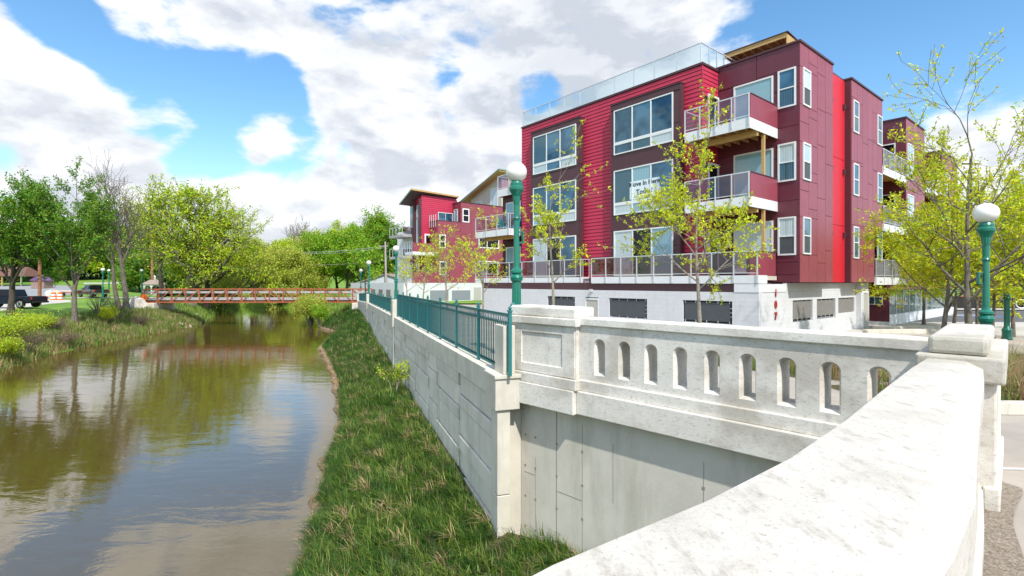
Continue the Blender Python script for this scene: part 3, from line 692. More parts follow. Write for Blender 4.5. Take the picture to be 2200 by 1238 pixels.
fence(-.10, 16.05, lambda l: -.535, 'nearest and tallest teal picket fence section, ending at the white panelled pier', postn=8)
fence(17.0, 35.5, lambda l: float(np.interp(l,[17,35.5],[-.80,-.88])), 'middle teal fence section between the two concrete pillars of the retaining wall')
fence(36.3, 52.8, lambda l: float(np.interp(l,[36.3,52.8],[-.92,-1.30])), 'farthest short teal fence section, beside the end of the rusty footbridge')
# tall end post beside the pier
ep = MB(); ep.box(-.04,.04,-.04,.04,-1.75,-.50).box(-.055,.055,-.055,.055,-.5,-.47).lathe((0,0,-.469),[(.02,0),(.05,.035),(.052,.06),(.03,.09),(.005,.105)],10).box(-.07,.07,-.07,.07,-1.60,-1.55)
o = ep.build('gate_post', M_teal, None, loc=(.02,9.32,0)); tag(o, 'dark teal square post with ball top squeezed beside the white pier', 'post')

# ------------------------------------------------------------------ globe lamps
def lamp(label, x, y, zb, rz=0.0, group='green globe street lamps', hh=3.86):
    root = thing('street_lamp', label, 'street lamp', (x, y, zb), rz, group)
    k = hh-.22
    shaft = [(.19,0),(.19,.06),(.16,.10),(.155,.34),(.17,.36),(.17,.41),(.125,.47),(.105,.52),(.10,.55),(.098,.56),(.094,1.60),(.094,1.61),(.12,1.64),(.135,1.70),(.12,1.74),(.095,1.77),(.125,1.80),(.125,1.84),(.075,1.88),(.064,1.92),(.054,k-.78),(.062,k-.75),(.075,k-.73),(.06,k-.70),(.058,k-.66),(.066,k-.46)]
    MB().lathe((0,0,0), shaft, 24, .13, (.55,1.61)).build('post', M_green, root, smooth=False)
    MB().lathe((0,0,0), [(.05,k-.46),(.07,k-.38),(.085,k-.28),(.12,k-.2),(.15,k-.15),(.155,k-.10),(.13,k-.07),(.135,k-.02),(.11,k+.03)], 24, .10, (k-.40,k-.26)).build('capital', M_green, root)
    g = MB(); pr_ = []
    for i in range(15):
        a = -math.pi/2*.86 + (math.pi*.93)*i/14; pr_.append((max(.004,.215*math.cos(a)), k+.22+.205*math.sin(a)))
    g.lathe((0,0,0), pr_, 28).build('globe', M_globe, root, smooth=True)
    MB().box(.05,.15,-.02,.02,2.62,2.65).box(.05,.15,-.02,.02,2.40,2.43).box(.12,.15,-.045,.045,2.40,2.65).build('bracket', M_green, root, bevel=.006)
    return root
LG = 'green globe street lamps'
lamp('tall green lamp with white globe behind the panelled white pier', .093, 10.5, -1.60, .3)
lamp('green globe lamp standing just behind the big corner pier at right', 9.72, 10.5, -2.44, 2.9)
lamp('green globe lamp behind the near fence section, in front of the white garage', -7.70, 34.0, -1.62)
lamp('green globe lamp in front of the grey gabled shed', -13.2, 47.2, -2.05)
lamp('green globe lamp nearest the end of the footbridge, left of the shed', -19.2, 65, -2.35)
lamp('dark green lamp without visible globe among the honey locust trunks at right', 20.3, 21.0, -2.35, group=LG, hh=3.5)
for (px, gy, D, lab) in ((305,584,78,'park lamp just left of the gazebo'), (221,583,61,'park lamp in front of the dark pickup, taller of the pair'), (234,584,85,'slimmer park lamp behind the dark pickup'), (47,574,104,'park lamp on the far side of the road at left')):
    x = (px-1100)/1100*D; z = (607-gy)/1100*D; lamp(lab, x, D, z-3.86+.2)
# ------------------------------------------------------------------ red apartment building (main)
CX, CY = 12.54, 22.3; su, cu = math.sin(R(39.4)), math.cos(R(39.4))
def T_(px, v, C=(CX,CY)):
    r = (px-1100)/1100; return (C[0]+cu*v - r*(C[1]+su*v))/(su+cu*r)
def V_(px, t, C=(CX,CY)):
    r = (px-1100)/1100; return (r*(C[1]+cu*t)-C[0]+su*t)/(cu-su*r)
def Z_(py, t, v, C=(CX,CY)): return (607-py)/1100*(C[1]+cu*t+su*v)
B1 = thing('apartment_building', 'large crimson and maroon four-storey apartment building numbered 107 above a white garage', 'building', (CX,CY,0), math.atan2(-cu, su))
class Fac:     # a facade plane; a along it, d outward, z up
    def __init__(s, side, plane, root): s.side = side; s.p = plane; s.root = root
    def box(s, mb, a0, a1, d0, d1, z0, z1):
        if s.side == 'river': return mb.box(-a1, -a0, s.p-d1, s.p-d0, z0, z1)
        return mb.box(-s.p+d0, -s.p+d1, a0, a1, z0, z1)
def window(F, a0, a1, z0, z1, cols=(1,), rows=(1,), pmats=None, fw=.07, mull=.05, parent=None, open_pane=None, sill=True, dep=.05, transom=.0):
    if a0 > a1: a0, a1 = a1, a0
    mb = MB(); F.box(mb,a0,a0+fw,0,dep,z0,z1); F.box(mb,a1-fw,a1,0,dep,z0,z1); F.box(mb,a0+fw,a1-fw,0,dep,z1-fw,z1); F.box(mb,a0+fw,a1-fw,0,dep,z0,z0+fw)
    sc = sum(cols); sr = sum(rows)
    xs = [a0+fw]; 
    for c in cols: xs.append(xs[-1]+(a1-a0-2*fw)*c/sc)
    zs = [z0+fw]
    for r_ in rows: zs.append(zs[-1]+(z1-z0-2*fw)*r_/sr)
    for x in xs[1:-1]: F.box(mb, x-mull/2, x+mull/2, .0, dep-.004, z0+fw, z1-fw)
    for z in zs[1:-1]: F.box(mb, a0+fw, a1-fw, .0, dep-.008, z-max(mull,transom)/2, z+max(mull,transom)/2)
    w = mb.build('window', M_frame, parent or F.root)
    k = 0
    for j in range(len(rows)):
        for i in range(len(cols)):
            mm = (pmats[k % len(pmats)] if pmats else M_glass); k += 1
            tilt = rnd.uniform(-.003,.003)
            p = MB(); F.box(p, xs[i], xs[i+1], -.06, .018, zs[j], zs[j+1]); p.build('pane', mm, w)
    return w
F_sd = -1.44
core = MB()
core.box(-16.95, -3.78, F_sd+.06, 11.4, -.42, 10.40)
core.box(-3.85, -.06, .06, 3.82, -.02, 10.48)
core.box(-3.85, -.36, 3.80, 6.40, -.02, 10.44)
core.box(-3.85, -.06, 6.40, 11.40, 3.0, 10.46)
core.box(-3.85, -.06, 6.40, 9.9, -.02, 3.0)
core.box(-14, -2.2, 9.9, 11.41, -.02, 3.0)
core.box(-20.9, -16.9, .04, 11, -.42, 6.7)
core.box(-14, -2.2, 11.41, 16.25, -.42, 10.2)
core.box(-12, -.06, 16.31, 20.75, -.02, 10.48)
core.box(-12, -2.2, 20.75, 25.7, -.42, 10.2)
core.box(-12, -.06, 25.76, 31, -.02, 9.9)
core.build('wall', M_maroon_shade, B1)
# siding boards
rows_n = 50; z0s = .25; hb = (10.33-z0s)/rows_n
bm_ = MB(); L0, L1 = 3.775, 16.95
bm_.hexa([(-L1,F_sd-.026,0),(-L0,F_sd-.026,0),(-L0,F_sd+.06,0),(-L1,F_sd+.06,0),(-L1,F_sd-.004,hb-.018),(-L0,F_sd-.004,hb-.018),(-L0,F_sd+.06,hb-.018),(-L1,F_sd+.06,hb-.018)])
me1 = bm_.mesh('siding_board', M_siding)
bm_ = MB(); bm_.hexa([(-L0-.05,F_sd+.03,0),(-L0+.026,F_sd+.03,0),(-L0+.026,-.02,0),(-L0-.05,-.02,0),(-L0-.05,F_sd+.03,hb-.018),(-L0+.004,F_sd+.03,hb-.018),(-L0+.004,-.02,hb-.018),(-L0-.05,-.02,hb-.018)])
me2 = bm_.mesh('siding_board', M_siding)
for k in range(rows_n):
    link('siding_board', me1, B1, (0,0,z0s+hb*k)); link('siding_board', me2, B1, (0,0,z0s+hb*k))
MB().box(-16.94,-3.80,F_sd+.02,F_sd+.05,.26,10.36).build('lap_shadow_backing', M_dark, B1)  # near-black sheet paints the lip shadow into the gaps between boards
MB().box(-L0+.002,-L0+.034,F_sd-.03,F_sd+.028,.25,10.33).build('corner_trim', M_siding, B1)
MB().box(-L1-.03,-L0+.06,F_sd-.06,11.4,10.345,10.45).box(-3.90,.05,-.06,3.86,10.492,10.58).box(-3.90,-.33,3.862,6.338,10.45,10.53).box(-3.90,.05,6.34,11.5,10.472,10.56).box(-12,.05,16.2,20.8,10.492,10.58).box(-12,.05,25.7,31.1,9.91,10.0).build('roof_edge', M_brown, B1)
MB().box(-3.78,-L0+.06,-.065,0,10.345,10.45).build('roof_edge', M_brown, B1)
# cladding panels (side faces)
def panels(F, a0, a1, z0, z1, m, spec=None, holes=(), gap=.022, seed=0, th=.03, cw=1.22):
    """panels between a0..a1 cut into columns and staggered rows, leaving window holes"""
    rr = random.Random(seed); n = max(1, round((a1-a0)/cw)); 
    for i in range(n):
        c0 = a0+(a1-a0)*i/n; c1 = a0+(a1-a0)*(i+1)/n
        z = z0; 
        cuts = [z0]; off = [1.5,2.4,3.3,.9][(i+seed) % 4]; zz = z0+off
        while zz < z1-.6: cuts.append(zz); zz += rr.choice([1.65,2.45,3.0])
        cuts.append(z1)
        for j in range(len(cuts)-1):
            b0, b1 = cuts[j], cuts[j+1]
            rects = [(c0,c1,b0,b1)]
            for (h0,h1,g0,g1) in holes:
                new = []
                for (x0,x1,y0,y1) in rects:
                    if h1 <= x0 or h0 >= x1 or g1 <= y0 or g0 >= y1: new.append((x0,x1,y0,y1)); continue
                    if y0 < g0: new.append((x0,x1,y0,g0))
                    if y1 > g1: new.append((x0,x1,g1,y1))
                    m0, m1 = max(y0,g0), min(y1,g1)
                    if x0 < h0: new.append((x0,h0,m0,m1))
                    if x1 > h1: new.append((h1,x1,m0,m1))
                rects = new
            for (x0,x1,y0,y1) in rects:
                if x1-x0 < .05 or y1-y0 < .05: continue
                mb = MB(); F.box(mb, x0+gap/2, x1-gap/2, -.058, -.058+th+.028, y0+gap/2, y1-gap/2); mb.build('cladding_panel', m, F.root)
FS = 3.28
RV0 = Fac('river', 0.0, B1); SD0 = Fac('side', 0.0, B1); RVs = Fac('river', F_sd, B1); RVf = Fac('river', F_sd-.35, B1)
wz = [(Z_(235.8,T_(1672,0),0), Z_(154.7,T_(1672,0),0))]
wz0, wz1 = wz[0]
rv_h = []
ta, tb = T_(1710.6,0), T_(1671.7,0); tc_, td = T_(1661.5,0), T_(1577,0)
pz0, pz1 = wz0+.30, wz1-.0
for k in range(3):
    dz = -FS*k
    rv_h += [(ta,tb,wz0+dz,wz1+dz), (tc_,td,6.9+dz,wz1-.1+dz)]
    window(RV0, ta, tb, wz0+dz, wz1+dz, rows=(1,1), pmats=[M_blindd, M_glass] if k == 0 else ([M_blindd, M_blindp] if k == 1 else [M_screen, M_blindp]))
    window(RV0, tc_, td, 7.0+dz, wz1-.1+dz, cols=(1,), rows=(1,), pmats=[[M_tealrefl],[M_tealrefl],[M_blindp]][k])
panels(RV0, .0, 3.775, .0, 10.49, M_maroon_shade, holes=rv_h, seed=3, cw=1.9)
# side face, first block
def hol(F, xa, xb, ya, yb, t=0.0, n=3, rows=(1,1), mats=None):
    a, b_ = V_(xa,t), V_(xb,t); zt_, zb_ = Z_(ya,t,a), Z_(yb,t,a); hs = []
    for k in range(n):
        hs.append((a,b_,zb_-FS*k,zt_-FS*k)); window(F, a, b_, zb_-FS*k, zt_-FS*k, rows=rows, pmats=(mats[k] if mats else [M_blindd,M_glass]), fw=.065)
    return hs
h1 = hol(SD0, 1724.3, 1740.5, 144.5, 225.0, mats=[[M_screen,M_blindp],[M_screen,M_blindp],[M_screen,M_glass]])
panels(SD0, .0, 3.84, .0, 10.49, M_maroon_lit, holes=h1, seed=1, cw=.96)
h2 = hol(SD0, 1833, 1844, 214, 283) + hol(SD0, 1884.3, 1894, 246, 310)
h2b = [h for h in h2]
panels(SD0, 6.40, 11.45, 3.0, 10.46, M_maroon_lit, holes=h2b, seed=2, cw=.84)
panels(SD0, 6.40, 10.05, .0, 3.0, M_maroon_lit, holes=h2b, seed=4, cw=.84)
MB().box(-.35,-.05,6.37,6.398,0,10.46).build('cladding_panel', M_brown, B1)
SDr = Fac('side', .30, B1)
for (z0, z1) in ((0.0,2.9),(2.9,6.3),(6.3,10.43)):
    mb = MB(); SDr.box(mb, 3.85, 6.36, -.058, .0, z0+.012, z1-.012); mb.build('cladding_panel', M_red, B1)
for z in (8.9, 5.55, 2.3):
    for a in (4.05, 4.35, 6.05):
        mb = MB(); SDr.box(mb, a, a+.14, 0, .10, z, z+.26); mb.build('vent', M_brown, B1)
# block 3 and 4
SD3 = SD0
h3 = []
for k in range(3):
    zt_ = 8.95-FS*k; h3.append((16.5,17.9,zt_-2.3,zt_)); window(SD0, 16.5, 17.9, zt_-2.3, zt_, cols=(1,2), rows=(1,1), pmats=[M_blindd,M_blindp,M_blind,M_blindp])
    h3.append((26.5,28.2,zt_-2.4,zt_-.4)); window(SD0, 26.5, 28.2, zt_-2.4, zt_-.4, cols=(1,1), pmats=[M_blindp])
panels(SD0, 16.27, 20.78, .0, 10.49, M_maroon_lit, holes=h3, seed=5, cw=.9)
panels(SD0, 25.72, 31, .0, 9.9, M_maroon_lit, holes=h3, seed=6, cw=1.3)
RV3 = Fac('river', 16.25, B1); RV4 = Fac('river', 25.7, B1)
for k in range(3):
    zt_ = 9.0-FS*k; window(RV3, .55, 2.0, zt_-2.1, zt_, rows=(1,2), pmats=[M_glassd, M_glassd])
    mb = MB(); RV3.box(mb, .02, 2.2, -.05, .0, max(0,zt_-2.35-.9)+.01, zt_+.6 if k else 10.49); 
    window(Fac('side',2.2,B1), 12.6, 14.6, zt_-2.3, zt_-.1, cols=(1,1), pmats=[M_glassd,M_blindd])
panels(RV3, .0, 2.2, .0, 10.49, M_maroon_shade, holes=[(.55,2.0,9.0-FS*k-2.1,9.0-FS*k) for k in range(3)], seed=8, cw=2.2)
panels(RV4, .0, 2.2, .0, 9.9, M_maroon_shade, seed=9, cw=2.2)

# brown projecting window bays on the siding
def bay(xa, xb, ytop_px):
    a1_, a0_ = T_(xa, F_sd-.35), T_(xb, F_sd-.35); zt_ = Z_(ytop_px, a0_, F_sd-.35)
    mb = MB(); mb.box(-a1_, -a0_, F_sd-.30, F_sd-.03, .30, zt_); fr = mb.build('window_bay', M_brown, B1)
    for (z0, z1) in ((.31,2.88),(2.90,3.62+.1),(3.74,6.16),(6.18,7.0),(7.02,zt_-.5),(zt_-.48,zt_)):
        for (q0, q1) in ((a0_, None),):
            pass
    return a0_, a1_, zt_, fr
b1a = bay(1312, 1461, 178); b2a = bay(1140.5, 1245, 252)
for bi, (a0_, a1_, zt_, fr) in enumerate((b1a, b2a)):
    wa1, wa0 = (T_(1319.6,F_sd-.35), T_(1446.6,F_sd-.35)) if bi == 0 else (T_(1146,F_sd-.35), T_(1238,F_sd-.35))
    wt = Z_(239.3, T_(1319.6,F_sd-.35), F_sd-.35); wbm = Z_(334.5, T_(1319.6,F_sd-.35), F_sd-.35)
    holes = []
    for k in range(3):
        t0 = wt-FS*k; b0 = wbm-FS*k
        if k == 2: b0 = .36
        holes.append((wa0, wa1, b0, t0))
        if bi == 0: pm_ = [[M_blindp,M_blindd,M_glass,M_glass,M_glass,M_glass],[M_blindp,M_blind,M_blindp,M_glass,M_blind,M_blindd],[M_blind,M_glassd,M_blindp]][k]
        else: pm_ = [[M_blindp,M_glass,M_blindp,M_glass,M_glass,M_blindd],[M_blindp,M_glass,M_blind,M_glass,M_glass,M_blindd],[M_glass,M_glassd,M_blindp]][k]
        if k < 2: window(RVf, wa0, wa1, b0, t0, cols=(1,.95,.95), rows=(.30,1), pmats=pm_, fw=.06, mull=.07, transom=.16)
        else: window(RVf, wa0, wa1, b0, t0, cols=(1,1,1), rows=(1,), pmats=pm_, fw=.07, mull=.07)
    panels(RVf, a0_, a1_, .30, zt_-.30, M_brown, holes=holes, seed=20+bi, cw=50)
    mb = MB(); RVf.box(mb, a0_, a1_, -.05, .0, zt_-.29, zt_-.02); mb.build('cladding_panel', M_brown, B1)
    mb = MB(); RVf.box(mb, a0_-.04, a1_+.04, -.32, .03, zt_, zt_+.05); mb.build('bay_cap', M_brown, B1)
    for z0 in (.3, 3.6, 6.95):
        MB().box(-a0_+.002,-a0_+.028,F_sd-.345,F_sd-.035,z0+.01,min(z0+3.3,zt_-.02)-.01).build('cladding_panel', M_brown, B1)
# sign in the second-floor window
def text(body, size, m, parent, name='lettering', ext=.004, bold=0.0):
    cu_ = bpy.data.curves.new(name, 'FONT'); cu_.body = body; cu_.size = size; cu_.extrude = ext; cu_.align_x = 'CENTER'; cu_.offset = bold
    cu_.resolution_u = 3; cu_.materials.append(m)
    tmp = bpy.data.objects.new(name, cu_); COL.objects.link(tmp)
    dg = bpy.context.evaluated_depsgraph_get(); me = bpy.data.meshes.new_from_object(tmp.evaluated_get(dg)); 
    bpy.data.objects.remove(tmp); o = bpy.data.objects.new(name, me); COL.objects.link(o); o.parent = parent
    if not me.materials: me.materials.append(m)
    return o
ft = F_sd-.35
s1, s0 = T_(1353.5,ft), T_(1417.5,ft); sz0, sz1 = Z_(428,T_(1363,ft),ft), Z_(390,T_(1363,ft),ft)
sg = thing('window_sign', 'pale sheet reading Move In Here Today! in the middle-storey window of the larger bay', 'sign')
sg.parent = None; sg.location = (CX,CY,0); sg.rotation_euler = B1.rotation_euler
MB().box(-s1,-s0,ft-.024,ft-.0195,sz0,sz1).build('sheet', M_paper, sg)
for (bd_, zz, sz_) in (('Move In Here', sz0+.66, .335), ('Today!', sz0+.22, .36)):
    o = text(bd_, sz_, M_text, sg, bold=.008); o.rotation_euler = (R(90),0,0); o.location = (-(s0+s1)/2, ft-.0265, zz); 
# white doors on the return face with wall lights
SDd = Fac('side', 3.775, B1)
for k in range(3):
    zb = 6.9-FS*k
    mb = MB(); SDd.box(mb, -1.02,-.92,.03,.09,zb,zb+2.15); SDd.box(mb,-.14,-.04,.03,.09,zb,zb+2.15); SDd.box(mb,-.92,-.14,.03,.09,zb+2.05,zb+2.15); SDd.box(mb,-.92,-.14,.03,.06,zb,zb+.25)
    d = mb.build('door', M_frame, B1); mb = MB(); SDd.box(mb,-.92,-.14,.028,.045,zb+.25,zb+2.05); mb.build('pane', M_glassd, d)
    mb = MB(); SDd.box(mb,-1.30,-1.18,.03,.14,zb+1.75,zb+1.95); mb.build('wall_light', M_dark, B1)

# balconies
def balcony(t0, t1, v0, v1, zd, solid_right=True, glass='rail_glass_pink', nposts=4, left=True, right_open=False, fasc=.42, wood=True, bars=False):
    """deck from t0 (right) to t1 (left), v0 front, v1 back; zd deck level"""
    mb = MB(); mb.box(-t1+.03,-t0-.03,v0+.04,v1,zd-.12,zd); bal = mb.build('balcony', M_wood if wood else M_conc, B1)
    f = MB(); f.box(-t1,-t0,v0,v0+.04,zd-fasc,zd+.02); f.build('fascia', M_white, bal)
    MB().box(-t0-.04,-t0,v0+.042,v1,zd-fasc,zd+.02).build('fascia', M_white, bal)
    if left: MB().box(-t1,-t1+.04,v0+.042,v1,zd-fasc,zd+.02).build('fascia', M_white, bal)
    if wood:
        nj = max(3, int((t1-t0)/.42))
        jm = MB().box(-.02,.02,v0+.05,v1-.02,zd-.34,zd-.122).mesh('joist', M_wood)
        for i in range(1, nj): link('joist', jm, bal, (-t0-(t1-t0)*i/nj,0,0))
        MB().box(-t1+.05,-t0-.05,v0+.75,v0+.87,zd-.60,zd-.345).build('beam', M_wood, bal)
    zr = zd+1.05; rw_ = .045
    MB().box(-t1,-t0,v0-.03,v0+.03,zr-.045,zr).build('top_rail', M_metal, bal)
    MB().box(-t1,-t0,v0-.012,v0+.012,zd+.10,zd+.135).build('bottom_rail', M_metal, bal)
    pm_ = MB().box(-rw_/2,rw_/2,v0-.05,v0-.004,zd-.30,zr-.046).mesh('rail_post', M_metal)
    for i in range(nposts+1): link('rail_post', pm_, bal, (-t0-.03-(t1-t0-.06)*i/nposts,0,0))
    if bars:
        q = MB().box(-.01,.01,v0-.008,v0+.008,zd+.136,zr-.046).mesh('baluster', M_metal)
    for i in range(nposts):
        x0 = -t0-.06-(t1-t0-.06)*i/nposts; x1 = -t0-(t1-t0-.06)*(i+1)/nposts
        MB().box(x0,x1,v0-.005,v0+.005,zd+.136,zr-.046).build('glass_panel', MATS[glass], bal)
    if solid_right:
        MB().box(-t0-.12,-t0-.002,v0+.045,v1-.01,zd+.021,zr-.03).build('side_panel', M_maroon_lit, bal)
        MB().box(-t0-.14,-t0+.02,v0+.04,v1-.01,zr-.029,zr+.01).build('side_cap', M_brown, bal)
    elif right_open:
        MB().box(-t0-.03,-t0+.03,v0+.03,v1,zr-.045,zr).build('top_rail', M_metal, bal)
        MB().box(-t0-.005,-t0+.005,v0+.06,v1-.05,zd+.10,zr-.046).build('glass_panel', MATS[glass], bal)
        MB().box(-t0-.02,-t0+.02,v1-.06,v1-.02,zd-.3,zr-.046).build('rail_post', M_metal, bal)
        MB().box(-t0-.02,-t0+.02,v0+.1,v0+.14,zd-.3,zr-.046).build('rail_post', M_metal, bal)
    if left:
        MB().box(-t1-.03,-t1+.03,v0+.03,v1,zr-.045,zr).build('top_rail', M_metal, bal)
        MB().box(-t1-.005,-t1+.005,v0+.06,v1-.05,zd+.10,zr-.046).build('glass_panel', MATS[glass], bal)
    return bal
FV = -2.63
bt0, bt1 = T_(1611,FV), T_(1471,FV)
for k in (0,1):
    zd = 6.88-FS*k
    bb = balcony(bt0, bt1, FV, -.01 , zd, nposts=4, left=False)
    # deck stops at the siding on its left part
    MB().box(-bt1,-bt1+.05,FV+.03,F_sd-.03,zd-.42,zd+.02).build('fascia', M_white, bb)
    MB().box(-bt1-.03,-bt1+.03,FV+.03,F_sd-.03,zd+1.0,zd+1.05).build('top_rail', M_metal, bb)
    MB().box(-bt1-.005,-bt1+.005,FV+.05,F_sd-.05,zd+.1,zd+1.0).build('glass_panel', MATS['rail_glass_pink'], bb)
    vp = V_(1640, bt0+.1)
    MB().box(-bt0-.16,-bt0-.04,vp-.06,vp+.06,zd-FS+1.02,zd-.43).build('support_post', M_wood, bb)
DT0, DT1 = .55, T_(1271,FV)
balcony(DT0+.02, DT1, FV-.02, F_sd-.40, .28, nposts=9, glass='rail_glass_smoke', wood=False, left=True, fasc=.33, solid_right=False)
MB().box(-3.7,-.95,F_sd-.39,-.07,.10,.28).build('deck', M_conc, B1)
MB().box(-1.1,-.99,FV+.05,-.07,.29,1.32).build('balcony_side_wall', M_maroon_lit, B1); MB().box(-1.12,-.97,FV+.05,-.07,1.321,1.36).build('side_cap', M_brown, B1)
D2a, D2b = T_(1249,FV+.12), T_(1022,FV+.12)
balcony(D2a, D2b, FV+.12, -1.81 if False else F_sd-.40, .28, nposts=8, glass='rail_glass_smoke', wood=False, fasc=.33, solid_right=False, right_open=True)
MB().box(-D2b,-16.98,F_sd-.39,.03,.10,.28).build('deck', M_conc, B1)
balcony(17.28, T_(1022,-2.3), -2.3, 0.0, 3.6, nposts=3, right_open=True, solid_right=False)
balcony(16.97, 20.9, -.42, 0.6, 6.85, nposts=3, solid_right=False, left=True, fasc=.5, wood=False)
# windows on the recessed left wall
RVl = Fac('river', 0.04, B1)
for k in (1,2): window(RVl, T_(1118,0.04)-.1, T_(1088,0.04), (7.0,3.65,.35)[k], (9.1,5.9,2.6)[k], cols=(1,1), rows=(1,) if k else (1,), pmats=[M_blindp,M_blind])
panels(RVl, 17.2, 20.9, 0, 6.4, M_brown, holes=[(T_(1118,.04)-.1,T_(1088,.04),a,b_) for a, b_ in ((7.0,9.1),(3.65,5.9),(.35,2.6))], seed=31, cw=4)
# street-side recessed balconies
def sbalc(v0, v1, zd):
    mb = MB(); mb.box(-2.2,-.04,v0+.01,v1-.01,zd-.12,zd); bal = mb.build('balcony', M_wood, B1)
    MB().box(-.04,0.02,v0+.01,v1-.01,zd-.42,zd+.02).build('fascia', M_white, bal)
    MB().box(-.03,.03,v0,v1,zd+1.02,zd+1.07).build('top_rail', M_metal, bal); MB().box(-.015,.015,v0,v1,zd+.09,zd+.12).build('bottom_rail', M_metal, bal)
    pm_ = MB().box(.022,.06,-.022,.022,zd-.3,zd+1.02).mesh('rail_post', M_metal); q = MB().box(-.009,.009,-.009,.009,zd+.12,zd+1.02).mesh('baluster', M_metal)
    n = 4
    for i in range(n+1): link('rail_post', pm_, bal, (0,v0+.05+(v1-v0-.1)*i/n,0))
    nb = int((v1-v0)/.12)
    for i in range(1, nb): link('baluster', q, bal, (0,v0+(v1-v0)*i/nb,0))
for zd in (6.7, 3.4): sbalc(11.47, 16.23, zd); sbalc(20.82, 25.68, zd)
sbalc(10.12, 16.23, .28)
MB().box(-2.2,-.06,11.47,16.2,3.0-.12,3.0).build('soffit', M_wood, B1)
# glass guard on the roof
rg = MB().box(-16.9,-3.9,F_sd+.02,F_sd+.06,11.40,11.44).box(-16.9,-3.9,F_sd+.03,F_sd+.05,10.47,10.50).box(-3.86,-3.82,F_sd+.02,2.2,11.40,11.44).build('roof_railing', M_metal, B1)
pm_ = MB().box(-.022,.022,-.022,.022,10.45,11.40).mesh('rail_post', M_metal)
for i in range(11):
    x = -16.88+(13.0)*i/10; link('rail_post', pm_, rg, (x,F_sd+.04,0))
    if i < 10: MB().box(x+.03,x+1.27,F_sd+.035,F_sd+.045,10.51,11.39).build('glass_panel', MATS['rail_glass_clear'], rg)
for i in range(4):
    y = F_sd+.04+ (2.1)*i/3*1.0; 
    if i: link('rail_post', pm_, rg, (-3.84,y,0))
    if i < 3: MB().box(-3.845,-3.835,y+.03,y+.67,10.51,11.39).build('glass_panel', MATS['rail_glass_clear'], rg)
# timber roof canopy
ct1, ct0 = T_(1558,1.5), T_(1690,1.5)
can = MB().hexa([(-ct1,1.5,11.70),(-ct0,1.5,11.70),(-ct0,6.5,11.25),(-ct1,6.5,11.25),(-ct1,1.5,11.76),(-ct0,1.5,11.76),(-ct0,6.5,11.31),(-ct1,6.5,11.31)]).build('roof_canopy', M_osb, B1)
MB().box(-ct1,-ct0,1.44,1.498,11.55,11.78).build('fascia', M_wood, can)
MB().box(-ct0+.002,-ct0+.05,1.44,6.5,11.2,11.70).build('fascia', M_wood, can)
MB().hexa([(-ct1-.05,1.40,11.785),(-ct0+.1,1.40,11.785),(-ct0+.1,6.5,11.34),(-ct1-.05,6.5,11.34),(-ct1-.05,1.40,11.82),(-ct0+.1,1.40,11.82),(-ct0+.1,6.5,11.38),(-ct1-.05,6.5,11.38)]).build('roofing', M_brown, can)
for i in range(8):
    x = -ct1+.1+(ct1-ct0-.2)*i/7; MB().hexa([(x-.025,1.5,11.52),(x+.025,1.5,11.52),(x+.025,4.2,11.30),(x-.025,4.2,11.30),(x-.025,1.5,11.698),(x+.025,1.5,11.698),(x+.025,4.2,11.455),(x-.025,4.2,11.455)]).build('rafter', M_wood, can)
MB().box(-ct1+.2,-ct0-.2,3.4,6.3,10.45,11.36).build('penthouse_wall', M_osb, B1)

# white block garage
GZ0, GZ1 = -2.60, -.42
gh = [(T_(1237-2,FV)-.0,T_(1176,FV),Z_(700,T_(1176,FV),FV),Z_(637.5,T_(1176,FV),FV)),
      (T_(1390,FV),T_(1308.3,FV),Z_(687,T_(1390,FV),FV),Z_(641.5,T_(1308,FV),FV)),
      (T_(1573,FV),T_(1467,FV),Z_(697,T_(1573,FV),FV),Z_(645.5,T_(1467,FV),FV)),
      (T_(1286,FV),T_(1257.5,FV),GZ0,Z_(640.5,T_(1257,FV),FV))]
gh = [(min(a,b_),max(a,b_),z0,z1) for a, b_, z0, z1 in gh]
gs = []
for (xa, xb, ya, yb) in ((1703,1746,645,691),(1755,1795,643.5,683),(1801,1835.5,640,676)):
    a, b_ = V_(xa,.55), V_(xb,.55); gs.append((a,b_,Z_(yb,.55,a),Z_(ya,.55,a)))
MB().box(-20,-.72,FV+.16,F_sd,GZ0,GZ1).box(-20,-.72,F_sd,10,GZ0,-.43).build('garage_core', M_joint, B1)
MB().box(-20,-.58,FV+.10,F_sd-.02,GZ1,-.02).build('garage_band', M_brown, B1)
MB().box(-1.6,-.55,FV-.02,FV+.3,GZ1+.003,-.07).box(-.62,-.53,FV+.302,-.07,GZ1+.003,-.07).build('corner_band', M_white, B1)
FVf = Fac('river', FV, B1); FSf = Fac('side', .55, B1)
blockn = 0; rest = MB(); bl_cache = {}
def blocks(F, a0, a1, holes, far_first=False):
    global blockn
    bh, bw = .2, .4; n = int(round((GZ1-GZ0)/bh)); bh = (GZ1-GZ0)/n
    for k in range(n-1, -1, -1):
        z0, z1 = GZ0+bh*k, GZ0+bh*(k+1); off = (k % 2)*bw/2
        x = a0-off
        while x < a1:
            x0, x1 = max(x,a0), min(x+bw,a1); segs = [(x0,x1)] if x1-x0 > .03 else []
            for (h0,h1,g0,g1) in holes:
                if g0 < (z0+z1)/2 < g1:
                    new = []
                    for (p,q) in segs:
                        if h1 <= p or h0 >= q: new.append((p,q)); continue
                        if p < h0: new.append((p,h0))
                        if q > h1: new.append((h1,q))
                    segs = new
            for (p,q) in segs:
                if q-p < .04: continue
                if blockn < 296 and z0 > -2.3:
                    mb = MB(); F.box(mb, p+.0012, q-.0012, -.155, .0, z0+.0012, z1-.0012); mb.build('block', M_block, B1); blockn += 1
                else: F.box(rest, p+.0012, q-.0012, -.155, .0, z0+.0012, z1-.0012)
            x += bw
blocks(FSf, FV+.17, 10.05, gs)
